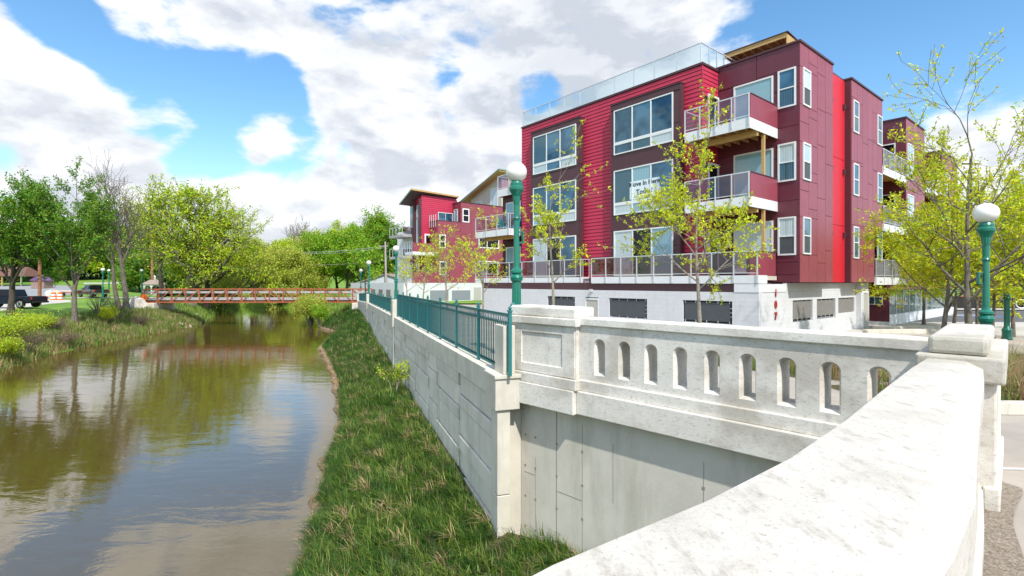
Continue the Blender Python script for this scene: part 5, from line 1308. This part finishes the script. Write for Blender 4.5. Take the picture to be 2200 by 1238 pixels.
# ------------------------------------------------------------------ right background: street, rail, bollard, hedge
def gpatch(name, x0, x1, y0, y1, m, z): o = MB().box(x0,x1,y0,y1,z-.05,z).build(name, m); o['kind'] = 'structure'; return o
gpatch('street', 24, 140, 33, 46, M_asph, -2.545)
gpatch('pavement', 24, 140, 46.01, 52, M_path, -2.42)
M_bluel = mat('blue_road_paint', (0.05,0.25,0.6), .7)
gpatch('parking_marking', 33.5, 36.5, 38.0, 38.4, M_bluel, -2.538); gpatch('parking_marking.001', 33.5, 36.5, 39.6, 40.0, M_white, -2.538)
hr = thing('stone_planter_wall', 'low dark block wall with rings across the far street at right', 'wall', (40,48,-2.45))
MB().box(-.5,16,0,.5,0,1.1).build('wall', M_dark, hr); MB().box(-.6,16.1,-.05,.55,1.1,1.2).build('cap', M_rust, hr)
for i in range(6):
    K_ = 12; mb = MB(); cx = 7.5+i*1.25; mb.tube([(cx+.5*math.cos(2*math.pi*k/K_),-.25,.45+.4*math.sin(2*math.pi*k/K_)) for k in range(K_+1)], .05, 5, False); mb.build('ring', M_frame, hr)
ww = thing('white_wall', 'white painted wall across the street behind the honey locust trunks', 'wall', (30.5,47,-2.45))
MB().box(0,5.5,0,.4,0,2.0).build('wall', M_white, ww); MB().box(-.1,5.6,-.05,.45,2.0,2.1).build('cap', M_red, ww)
for (x, y, lab) in ((32.9,44,'slim dark red bollard left of the thick trunk across the street'), (37.3,45,'slim dark red bollard right of the thick trunk, near the dark wall')):
    o = MB().tube([(0,0,0),(0,0,1.1)], [.11,.11], 10).build('bollard', M_red, None, loc=(x,y,-2.5)); tag(o, lab, 'bollard', 'red bollards across the street')
# ramp kerbs by the shop
rk = thing('ramp_kerb', 'long low concrete kerb of the garage ramp seen just over the arched parapet', 'kerb', (19.3,25.6,-2.56), R(5))
MB().box(-1.8,3.4,-.15,.15,0,.22).build('kerb_stone', M_conc, rk, bevel=.03)
rk2 = thing('ramp_kerb', 'second low concrete kerb nearer the shop windows', 'kerb', (22.5,28.0,-2.56), R(8))
MB().box(-3,2.6,-.15,.15,0,.18).build('kerb_stone', M_conc, rk2, bevel=.03)
o = grid_sheet('shop_pavement', 16, 34, 24.5, 33, M_path, .006, 8, 8)

# ------------------------------------------------------------------ trees
def grow_tree(seed, height, spread, trunk_h, tr0, nlimb=7, lev=3, twist=.18, up=.35, lean=(0,0), minr=.006, curve=None, first_ang=(25,60), child=(3,5), lenf=.62, droop=0.0):
    rr = random.Random(seed); br = []; tips = []
    top = Vector((lean[0], lean[1], 1)).normalized()
    def branch(p, d, length, r, level):
        n = 4 if level < 2 else 3; pts = [p.copy()]; rad = [r]; dd = d.copy()
        for i in range(n):
            dd = (dd + Vector((rr.gauss(0,twist), rr.gauss(0,twist), rr.gauss(0,twist)*.6 + up*(.25 if level < lev-1 else .12) - droop*level*.12))).normalized()
            p = p + dd*length/n; pts.append(p.copy()); rad.append(max(minr, r*(1-.62*(i+1)/n)))
        br.append((pts, rad, level))
        if level >= lev:
            for q in pts[1:]: tips.append((q, dd, level))
            return
        if level >= lev-1:
            for q in pts[2:]: tips.append((q, dd, level))
        nc = rr.randint(*child) + (1 if level == 1 else 0)
        for c in range(nc):
            s_ = rr.uniform(.25,1.0); k = min(n-1, int(s_*n)); f = s_*n-k
            q = pts[k].lerp(pts[k+1], min(1,f)); rq = rad[k]*(1-f)+rad[k+1]*f
            ax = dd.orthogonal().normalized(); ax.rotate(Matrix.Rotation(rr.uniform(0,2*math.pi), 3, dd))
            nd_ = dd.copy(); nd_.rotate(Matrix.Rotation(R(rr.uniform(28,62)), 3, ax))
            branch(q, nd_, length*rr.uniform(lenf-.12,lenf+.12), max(minr, rq*.62), level+1)
        # leader continuation
        branch(pts[-1], dd, length*.55, max(minr, rad[-1]*.9), level+1)
    # trunk
    p = Vector((0,0,-.15)); pts = [p.copy()]; rad = [tr0*1.35]; nseg = 8; dd = top.copy()
    for i in range(nseg):
        dd = (dd*1.0 + Vector((rr.gauss(0,.06), rr.gauss(0,.06), .25))).normalized()
        if curve: dd = (dd + Vector(curve)*(i/nseg)).normalized()
        p = p + dd*(height*.62/nseg); pts.append(p.copy()); rad.append(tr0*(1-.75*(i+1)/nseg))
    br.append((pts, rad, 0))
    for i in range(nlimb):
        s_ = trunk_h/(height*.62) + (1-trunk_h/(height*.62))*(i+.3)/nlimb; s_ = min(.999,s_); k = int(s_*nseg); f = s_*nseg-k
        q = pts[k].lerp(pts[k+1], f); rq = rad[k]*(1-f)+rad[k+1]*f
        az = i*2.4+rr.uniform(-.5,.5); el = R(90-rr.uniform(*first_ang)); d_ = Vector((math.cos(az)*math.cos(el), math.sin(az)*math.cos(el), math.sin(el)))
        branch(q, d_, spread*rr.uniform(.8,1.15)*(1-.35*(i/nlimb)), rq*.6, 1)
    branch(pts[-1], dd, height*.25, rad[-1], 1)
    return br, tips
def leaves_np(P, rng, n_per, clump, size, aspect=.45, flat=0.0):
    P = np.repeat(np.asarray(P, np.float32), n_per, 0); n = len(P)
    C_ = P + rng.normal(0, clump, (n,3)).astype(np.float32)
    a = rng.normal(0,1,(n,3)); a[:,2] *= (1-flat); a /= np.linalg.norm(a,axis=1,keepdims=True)+1e-9
    b_ = rng.normal(0,1,(n,3)); b_ -= a*(a*b_).sum(1,keepdims=True); b_ /= np.linalg.norm(b_,axis=1,keepdims=True)+1e-9
    s_ = size*rng.uniform(.6,1.3,(n,1)); a = a*s_; b_ = b_*s_*aspect
    V = np.stack([C_-a, C_+b_, C_+a, C_-b_], 1).reshape(-1,3); F = np.arange(4*n).reshape(-1,4)
    return V, F
def tree(name, label, x, y, z, seed, height, spread, trunk_h, tr0, bark, leaf, n_per, clump, size, keep=1.0, group=None, crown_name='crown', twig=True, sc=(1,1,1), cat='tree', wood_sides=(9,6,4,3), **kw):
    br, tips = grow_tree(seed, height, spread, trunk_h, tr0, **kw)
    root = thing(name, label, cat, (x,y,z), 0, group)
    zmax = max(t_[0].z for t_ in tips); f = height/zmax
    mb = MB()
    for pts, rad, lv in br:
        if lv >= 3 and not twig: continue
        mb.tube([p*f for p in pts], rad, wood_sides[min(lv,3)], cap=False)
    mb.build('trunk', bark, root, smooth=True)
    if leaf and n_per:
        rng = np.random.default_rng(seed); P = np.array([tuple(t_[0]*f) for t_ in tips])
        if keep < 1: P = P[rng.random(len(P)) < keep]
        V, F = leaves_np(P, rng, n_per, clump, size)
        np_mesh(crown_name, V, F, leaf, root)
    return root
def PX(px, D): return (px-1100)/1100*D
HG = 'young honey locust trees with yellow-green leaves'
# along the riverwalk
tree('honey_locust', 'yellow-green young tree in front of the balconies of the red building', PX(1507,15), 15, -2.35, 11, 8.1, 1.75, 2.3, .075, M_barkl, M_leafY, 8, .035, .045, group=HG, nlimb=11, lev=3, first_ang=(35,70), child=(3,4), up=.25)
tree('honey_locust', 'slender sparse young tree in front of the left window bay of the red building', PX(1194,18), 18, -2.3, 12, 7.9, 1.25, 2.4, .07, M_barkl, M_leafY, 8, .04, .05, .55, group=HG, nlimb=8, lev=3, first_ang=(20,50), child=(2,4), up=.45)
tree('honey_locust', 'thin young tree before the balcony with the turquoise chairs', PX(1039,27), 27, -2.2, 13, 6.3, 1.5, 1.8, .07, M_barkl, M_leafY, 6, .055, .06, .5, group=HG, nlimb=8, lev=3, first_ang=(30,60), child=(2,4))
tree('honey_locust', 'young tree in front of the maroon wall of the farther building', PX(959,34), 34, -2.2, 14, 6.0, 1.9, 1.8, .09, M_barkl, M_leafY, 6, .06, .065, .5, group=HG, nlimb=8, lev=3, first_ang=(35,65), child=(2,4))
tree('honey_locust', 'small young tree before the lowest balcony of the farther building', PX(909,40), 40, -2.2, 15, 4.9, 1.7, 1.5, .08, M_barkl, M_leafY, 6, .06, .07, .5, group=HG, nlimb=7, lev=3, first_ang=(35,65), child=(2,4))
tree('honey_locust', 'smallest young tree beside the farther building, next to the second fence lamp', PX(876,47), 47, -2.2, 16, 4.6, 1.5, 1.5, .08, M_barkl, M_leafY, 6, .06, .07, .4, group=HG, nlimb=6, lev=3, child=(2,3))
tree('young_tree', 'small thin tree with light green leaves between two fence lamps before the shed', PX(787,52), 52, -2.2, 17, 7.2, 1.8, 2.0, .09, M_barkd, M_leafB, 6, .14, .13, .5, nlimb=6, lev=3, child=(2,3))
# right side group
tree('honey_locust', 'tallest tree at right with bare upper limbs reaching over the globe lamp', PX(2083,14.5), 14.5, -2.45, 21, 9.6, 2.3, 2.0, .11, M_bark, M_leafY, 9, .05, .045, .9, group=HG, nlimb=13, lev=3, first_ang=(30,65), child=(3,4), up=.5)
tree('honey_locust', 'spreading yellow-green tree left of the tallest one at right, over the shop windows', PX(2022,19), 19, -2.5, 22, 7.0, 2.3, 1.4, .10, M_bark, M_leafY, 14, .07, .06, group=HG, nlimb=10, lev=3, first_ang=(40,75), child=(3,4))
tree('honey_locust', 'small thin-trunked tree just right of the thick trunk near the shop', PX(2045,25), 25, -2.5, 23, 5.6, 1.9, 1.6, .09, M_bark, M_leafY, 14, .09, .07, group=HG, nlimb=8, lev=3, first_ang=(40,75), child=(3,4))
tree('honey_locust', 'yellow-green tree directly left of the right globe lamp post', PX(2099,28), 28, -2.5, 24, 6.2, 2.4, 1.7, .10, M_bark, M_leafY, 16, .10, .075, group=HG, nlimb=9, lev=3, first_ang=(40,75), child=(3,4))
tree('honey_locust', 'yellow-green tree right of the right globe lamp post', PX(2137,20), 20, -2.5, 25, 5.2, 2.1, 1.8, .085, M_bark, M_leafY, 16, .09, .065, group=HG, nlimb=9, lev=3, first_ang=(45,80), child=(3,4))
tree('honey_locust', 'yellow-green tree at the right edge above the ornamental grass', PX(2176,24), 24, -2.5, 26, 6.4, 2.6, 1.9, .09, M_bark, M_leafY, 17, .10, .075, group=HG, nlimb=9, lev=3, first_ang=(40,75), child=(3,4))
tree('honey_locust', 'full yellow-green tree half cut by the right picture edge', PX(2215,17), 17, -2.3, 29, 6.2, 2.3, 1.9, .09, M_bark, M_leafY, 14, .09, .06, group=HG, nlimb=9, lev=3, first_ang=(40,75), child=(3,4))
tree('honey_locust', 'yellow-green tree in front of the far street-side balconies, leftmost of the right group', PX(1985,31), 31, -2.5, 30, 6.8, 2.6, 1.9, .09, M_bark, M_leafY, 13, .12, .09, group=HG, nlimb=9, lev=3, first_ang=(40,75), child=(3,4))
tree('park_tree', 'dense dark green tree behind the locusts at the right edge', 58, 58, -2.4, 27, 11, 5, 2, .3, M_barkd, M_leafG, 14, .5, .3, nlimb=9, lev=3, twig=False)
tree('park_tree', 'dark green tree left of the dense one behind the locusts', 66, 74, -2.4, 28, 10, 5, 2, .3, M_barkd, M_leafD, 14, .5, .34, nlimb=9, lev=3, twig=False)

# left bank
def LT(px, D): x = PX(px, D); return x, D, HL(x, D)
def LG_(px, py): x, y = ray_ground(px, py, HL); return x, y, HL(x, y)
tree('park_tree', 'dense green tree with forked trunk leaning over the left river bank', *LG_(160,698), 31, 14.5, 4.1, 2.4, .22, M_bark, M_leafG, 12, .13, .10, nlimb=12, lev=3, lean=(-.03,0), first_ang=(18,58), child=(4,5), up=.55, twist=.12, lenf=.5)
tree('park_tree', 'green tree whose feathery crown fills the left edge', *LG_(22,680), 32, 12.2, 4.8, 2.4, .26, M_barkd, M_leafG, 15, .16, .11, nlimb=12, lev=3, lean=(.02,0), first_ang=(15,60), child=(4,5), up=.55, twist=.12, lenf=.5)
tree('bare_tree', 'tall bare grey tree rising above the left bank', *LG_(272,670), 33, 17.3, 4.4, 5.2, .30, M_bark, M_bud, 2, .15, .045, nlimb=11, lev=3, lean=(.03,0), first_ang=(10,38), child=(4,5), up=.75, minr=.016, twist=.13)
tree('bare_tree', 'leaning bare tree just left of the tall grey one', *LG_(258,668), 34, 12.8, 3.6, 4.5, .26, M_bark, M_bud, 2, .15, .045, nlimb=8, lev=3, lean=(-.25,0), first_ang=(15,45), child=(3,5), up=.7, minr=.016, curve=(.02,0,0))
tree('bare_tree', 'brownish half-leafed tree behind the bare one, left of the big lime tree', *LT(350,84), 35, 19, 6.0, 5, .40, M_barkd, M_leafO, 4, .35, .14, nlimb=11, lev=3, first_ang=(15,50), child=(4,5), up=.5, minr=.02)
tree('park_tree', 'huge lime-green tree with massive spreading limbs behind the footbridge', *LT(408,76), 36, 18.6, 8.2, 3.0, .85, M_bark, M_leafL, 13, .26, .17, .85, nlimb=14, lev=3, first_ang=(20,72), child=(4,6), up=.30, minr=.03)
tree('park_tree', 'lime tree with a low dark trunk leaning right over the water behind the footbridge', *LT(440,80), 37, 13.5, 7.0, 2.2, .60, M_barkd, M_leafL, 12, .26, .17, nlimb=10, lev=3, lean=(.35,0), first_ang=(30,80), child=(4,5))
tree('willow', 'rounded olive-green willow overhanging the river beyond the footbridge', PX(545,96), 96, -3.4, 38, 12.2, 6.8, 1.4, .55, M_bark, M_leafO, 26, .4, .15, nlimb=13, lev=3, first_ang=(45,88), child=(4,6), droop=.5, up=.1)
tree('willow', 'olive willow reaching down to the water at the river bend', PX(625,104), 104, -3.2, 39, 10.8, 6.2, 1.2, .5, M_bark, M_leafO, 26, .42, .16, nlimb=12, lev=3, first_ang=(45,88), child=(4,6), droop=.5, up=.1)
FT = [(700,112,13.0,6.5,M_leafB,'bright green tree behind the right end of the footbridge'),
      (745,104,13.5,6.0,M_leafB,'full bright green tree left of the shed'),
      (668,126,14.5,6.5,M_leafO,'pale olive tree between the willows and the bright green ones'),
      (725,130,17.5,7,M_leafL,'tall lime tree behind the bright green ones'),
      (815,118,19.5,6.5,M_leafB,'tallest round-topped green tree left of the farther red building'),
      (772,122,16.0,6.5,M_leafB,'green tree left of the tallest round-topped one'),
      (858,112,14.5,6,M_leafG,'green tree close against the farther red building'),
      (600,135,14.0,7,M_leafL,'lime tree above the willows in the distance'),
      (520,128,13.0,7,M_leafL,'lime tree behind the willow at the left river bend'),]
for i, (px, D, h, sp, lm, lab) in enumerate(FT):
    x = PX(px, D); z = GR(x, D) if x > interp(D,XRt) else HL(x, D)
    tree('park_tree', lab, x, D, max(z,-3.4), 50+i, h, sp, 1.6, .35, M_barkd, lm, 20, .42, .21, group='trees around the river bend', nlimb=11, lev=3, first_ang=(25,80), child=(4,5), twig=(i in (4,)))
tree('bare_tree', 'distant bare grey tree rising between the lime trees', PX(645,150), 150, -1, 61, 21, 7, 5, .35, M_bark, M_bud, 2, .3, .08, nlimb=10, lev=3, first_ang=(10,40), up=.8, minr=.035)
# wood behind the park: a few source trees, copied
srcs = []
for i, lm in enumerate((M_leafD, M_leafG, M_leafL)):
    srcs.append(tree('woodland_tree', ['dark green woodland tree behind the park lawn','mid green woodland tree behind the park lawn','lime woodland tree behind the park lawn'][i], -135-20*i, 175, 2, 70+i, 13, 7, 1.5, .3, M_barkd, lm, 16, .8, .42, group='wood behind the park lawn', nlimb=11, lev=3, first_ang=(25,80), child=(4,4), twig=False))
rr = random.Random(9)
labs = ['dark green woodland tree behind the park lawn','mid green woodland tree behind the park lawn','lime woodland tree behind the park lawn']
for i in range(24):
    px = -60+i*19+rr.uniform(-8,8); D = rr.uniform(150,185) if i % 2 else rr.uniform(185,215); k = rr.choice([0,0,1,1,2]) if px < 300 else rr.choice([0,1,2])
    x = PX(px, D); sc_ = rr.uniform(.8,1.15)
    copy_tree(srcs[k], None, (x, D, HL(x,D)-.3), labs[k], rr.uniform(0,6), sc_*(1.3 if px < 330 else 1.0))
srcs[0].location = (PX(-20,165),165,HL(PX(-20,165),165)); srcs[1].location = (PX(60,160),160,HL(PX(60,160),160)); srcs[2].location = (PX(180,200),200,HL(PX(180,200),200))
for i, (px, D, h) in enumerate(((392,112,8.5),(375,125,8),(340,130,10),(300,128,9),(455,105,8))):
    x = PX(px,D); c = copy_tree(srcs[1 if i % 2 else 0], None, (x,D,HL(x,D)), 'shady green park tree number' if False else ['dark park tree right of the gazebo','mid green park tree behind the dark one right of the gazebo','dark park tree directly behind the gazebo','mid green park tree left of the gazebo','dark park tree behind the lime tree trunks'][i], i*1.3, h/13); c['group'] = 'trees near the gazebo'; c['category'] = 'tree'

# ------------------------------------------------------------------ shrubs
def shrub(name, label, x, y, z, seed, h, w, leaf, n_per, size, nst=9, bark=M_bark, keep=1.0, group=None, clump=.09):
    rr = random.Random(seed); root = thing(name, label, 'shrub', (x,y,z), 0, group); mb = MB(); tips = []
    for i in range(nst):
        az = rr.uniform(0,6.28); rr_ = w*.5*math.sqrt(rr.random()); e = Vector((math.cos(az)*rr_, math.sin(az)*rr_, h*rr.uniform(.6,1.0)))
        mid = Vector((e.x*.35, e.y*.35, e.z*.5)); mb.tube([(e.x*.08,e.y*.08,-.2), mid, e], [.03*h/1.5,.018*h/1.5,.006], 4, False)
        for k in range(6):
            s_ = rr.uniform(.2,1); q = mid.lerp(e, s_); d_ = Vector((rr.gauss(0,1),rr.gauss(0,1),rr.uniform(.2,1))).normalized()*w*rr.uniform(.12,.3)
            mb.tube([q,q+d_*.5,q+d_], [.008,.006,.003], 3, False)
            tips += [q+d_*t_ for t_ in (.3,.5,.7,.85,1)]
        tips.append(e)
    mb.build('stems', bark, root)
    if leaf:
        rng = np.random.default_rng(seed); P = np.array([tuple(t_) for t_ in tips]); P = P[rng.random(len(P)) < keep]
        V, F = leaves_np(P, rng, n_per, clump*w/1.2, size); np_mesh('leaves', V, F, leaf, root)
    return root
SG = 'shrubs along the left river bank'
shl = [(232,700,1.5,1.7,M_leafY,'yellow-leaved shrub on the left bank right of the green tree trunk',8,.05),
       (20,738,1.5,3.2,M_leafL,'large lime shrub at the left edge above the water',12,.055),
       (-40,750,1.6,3.2,M_leafL,'lime shrub cut by the left picture edge',12,.055),
       (85,712,1.1,2.4,M_leafL,'lime shrub on the bank below the navy pickup',9,.055),
       (12,775,1.2,2.2,M_leafL,'low green shrub at the water in the left corner',10,.045),
       (250,690,2.2,2.4,M_bud,'bare twiggy shrub behind the yellow-leaved one',2,.03),
       (212,685,2.4,2.2,M_bud,'bare grey twiggy shrub between the tree trunks',1,.03),
       (120,715,1.1,1.7,M_bud,'grey leafless shrub on the bank left of the green tree trunk',2,.03),
       (55,765,1.2,2.2,M_bud,'low brown twiggy shrub at the water near the left edge',3,.03),
       (300,706,.9,1.8,M_bud,'low brown brush at the water right of the yellow-leaved shrub',3,.03),
       (140,745,.8,2.0,M_bud,'low brown brush at the water below the green tree',3,.03)]
for i, (px, D, h, w, lm, lab, npp, sz) in enumerate(shl):
    x, D, _z = LG_(px, D); shrub('shrub', lab, x, D, HL(x,D), 100+i, h, w, lm, npp, sz, nst=14 if lm is not M_bud else 20, group=SG)
shrub('shrub', 'golden green shrub at the water below the right end of the footbridge', -22.6, 57.5, -4.7, 120, 2.9, 3.4, M_leafO, 18, .09, nst=18)
shrub('shrub', 'bright green shrub with pale stems beside the golden one', -21.0, 55.8, -4.6, 121, 1.9, 2.0, M_leafB, 12, .08, nst=10, bark=M_barkl)
x = wallx(19.5)-.5; shrub('shrub', 'small leafy sapling growing against the retaining wall', x, 19.5, HB(x,19.5), 122, 1.2, 1.2, M_leafL, 3, .06, nst=5, bark=M_barkl, keep=.8)
shrub('shrub', 'low green shrub under the farther buildings deck corner', -9.5, 50, -2.2, 123, 1.2, 2.0, M_leafG, 12, .08) if False else None
p = b1w(18.9,-.9)
shrub('potted_plant', 'dark leafless potted plant on the balcony with turquoise chairs', p[0], p[1], 3.75, 124, .8, .9, M_bud, 3, .03, nst=8, bark=M_barkd)

# ------------------------------------------------------------------ grass
def blades(name, X, Y, Zf, rng, length, width, m, n_per=1, spread=.06, lean=.6, kind='stuff', label=None, outv=None, segs=3):
    n = len(X)*n_per; X = np.repeat(X, n_per)+rng.normal(0,spread,n); Y = np.repeat(Y, n_per)+rng.normal(0,spread,n)
    Z = np.array([Zf(a,b_) for a, b_ in zip(X, Y)])-.02
    az = rng.uniform(0, 2*np.pi, n) if outv is None else outv+rng.normal(0,.9,n)
    ln = length*rng.uniform(.45,1.25,n); le = lean*rng.uniform(.3,1.5,n); wd = width*rng.uniform(.6,1.3,n)
    dx, dy = np.cos(az), np.sin(az); sx, sy = -dy, dx
    fr = [0,.4,.75,1.0]; Vs = []
    for k, s_ in enumerate(fr):
        h = ln*(s_-.38*le*s_*s_); o = ln*le*s_*s_*.75; w = wd*(1-s_*.85)*.5
        cx, cy, cz = X+dx*o, Y+dy*o, Z+h
        if k < 3: Vs += [np.stack([cx-sx*w, cy-sy*w, cz],1), np.stack([cx+sx*w, cy+sy*w, cz],1)]
        else: Vs += [np.stack([cx,cy,cz],1)]
    V = np.stack(Vs,1).reshape(-1,3); b0 = (np.arange(n)*7)[:,None]
    F = np.concatenate([b0+np.array([0,1,3]), b0+np.array([0,3,2]), b0+np.array([2,3,5]), b0+np.array([2,5,4]), b0+np.array([4,5,6])],1).reshape(-1,3)
    o = np_mesh(name, V, F, m); o['kind'] = kind
    if label: o['label'] = label
    return o
rng = np.random.default_rng(3)
def bank_pts(n, y0, y1, pw=1.0):
    y = y0+(y1-y0)*rng.random(n)**pw; a = np.array([interp(v, XRt) for v in y]); b_ = np.array([wallx(v) if v > 8.8 else (min(4.2,1.4+(8.04-v)*.958) if v > 4.5 else 4.2) for v in y])
    u_ = rng.uniform(.035,.99,n); return a+u_*(b_-a), y
DOWN = math.atan2(-.25,-.97)
X, Y = bank_pts(7500, 6.5, 20, 1.2); blades('bank_grass', X, Y, HB, rng, .27, .013, M_grass, 9, .055, 1.0, label='lush green grass covering the right river bank', outv=DOWN)
X, Y = bank_pts(5200, 18, 40, 1.2); blades('bank_grass', X, Y, HB, rng, .34, .024, M_grass, 6, .12, .9, outv=DOWN, label='green grass farther along the right bank')
X, Y = bank_pts(2600, 38, 59, 1.0); blades('bank_grass', X, Y, HB, rng, .42, .05, M_grass, 5, .2, .8, outv=DOWN, label='green grass at the far end of the right bank')
X, Y = bank_pts(1100, 6.5, 22, 1.2); blades('light_grass_tufts', X, Y, HB, rng, .36, .014, M_grassL, 13, .05, .8, label='lighter green grass tufts on the bank', outv=DOWN)
X, Y = bank_pts(300, 18, 50, 1.2); blades('light_grass_tufts', X, Y, HB, rng, .42, .03, M_grassL, 10, .09, .8, label='lighter tufts farther along the bank')
X, Y = bank_pts(110, 6.5, 30, 1.1); blades('dry_grass_tufts', X, Y, HB, rng, .36, .018, M_straw, 26, .045, 1.1, label='small dry straw tufts lying in the bank grass', outv=DOWN)
X, Y = bank_pts(90, 25, 55, 1.1); blades('dry_grass_tufts', X, Y, HB, rng, .42, .03, M_straw, 14, .08, 1.1, label='dry straw tufts farther along the bank', outv=DOWN)
X, Y = bank_pts(10, 6.5, 20)
yy = 6.5+16*rng.random(1500)**1.2; xx = np.array([interp(v,XRt) for v in yy])+rng.uniform(.0,.28,1500)
blades('edge_grass', xx, yy, lambda a, b_: max(HB(a,b_), ZW+.16), rng, .26, .012, M_grass, 8, .04, 1.3, label='grass overhanging the muddy water edge', outv=math.pi)
X, Y = bank_pts(240, 6.5, 26, 1.1)
blades('broadleaf_weeds', X, Y, HB, rng, .22, .05, M_grassL, 9, .07, 1.1, label='low broad-leaved weeds scattered in the bank grass')
X, Y = bank_pts(420, 6.5, 30, 1.1)
blades('dead_stems', X, Y, HB, rng, .40, .007, M_straw, 3, .05, .5, label='thin dead stems standing in the bank grass')
y = rng.uniform(6.5, 50, 900); x = np.array([interp(v,XRt) for v in y])+rng.uniform(-.12,.15,900)
blades('edge_straw', x, y, lambda a, b_: ZW+.18, rng, .15, .014, M_straw, 5, .04, 1.4, label='dry straw hanging over the mud at the water edge', outv=math.pi)
# left bank tall grass
def lb_pts(n, y0, y1, o0, o1): y = rng.uniform(y0,y1,n); o = rng.uniform(o0,o1,n); return np.array([interp(v,XLt) for v in y])-o, y
X, Y = lb_pts(5200, 24, 66, .1, 5.5); blades('tall_bank_grass', X, Y, HL, rng, .62, .035, M_grassL, 7, .16, .6, label='tall light green grass on the left bank')
X, Y = lb_pts(1500, 24, 66, .1, 6); blades('tall_bank_grass', X, Y, HL, rng, .55, .035, M_grass, 7, .16, .6, label='darker grass mixed into the left bank')
X, Y = lb_pts(1700, 24, 62, .0, 4.5); blades('dry_bank_grass', X, Y, HL, rng, .62, .032, M_straw, 8, .14, .8, label='dry straw-coloured grass on the left bank')
X, Y = lb_pts(900, 60, 100, .1, 6); blades('tall_bank_grass', X, Y, HL, rng, .8, .07, M_grassL, 7, .25, .6, label='light grass on the far left bank beyond the footbridge')
y = rng.uniform(59.5,100,700); x = np.array([interp(v,XRt) for v in y])+rng.uniform(.1,6,700); blades('tall_bank_grass', x, y, GR, rng, .8, .07, M_grassL, 7, .25, .6, label='light grass on the far right bank beyond the footbridge')
# ornamental grasses behind the kerb
n = 520; X = rng.uniform(5.0,17,n); Y = rng.uniform(6.6,13.5,n)
blades('ornamental_grass_green', X, Y, GR, rng, .62, .014, M_grassL, 18, .07, .7, label='fresh green ornamental grass in the planting bed')
n = 420; X = rng.uniform(5.0,17,n); Y = rng.uniform(6.55,11,n)
blades('ornamental_grass_dry', X, Y, GR, rng, .85, .014, M_straw, 30, .07, 1.0, label='drooping dry ornamental grass behind the kerb', outv=-math.pi/2)
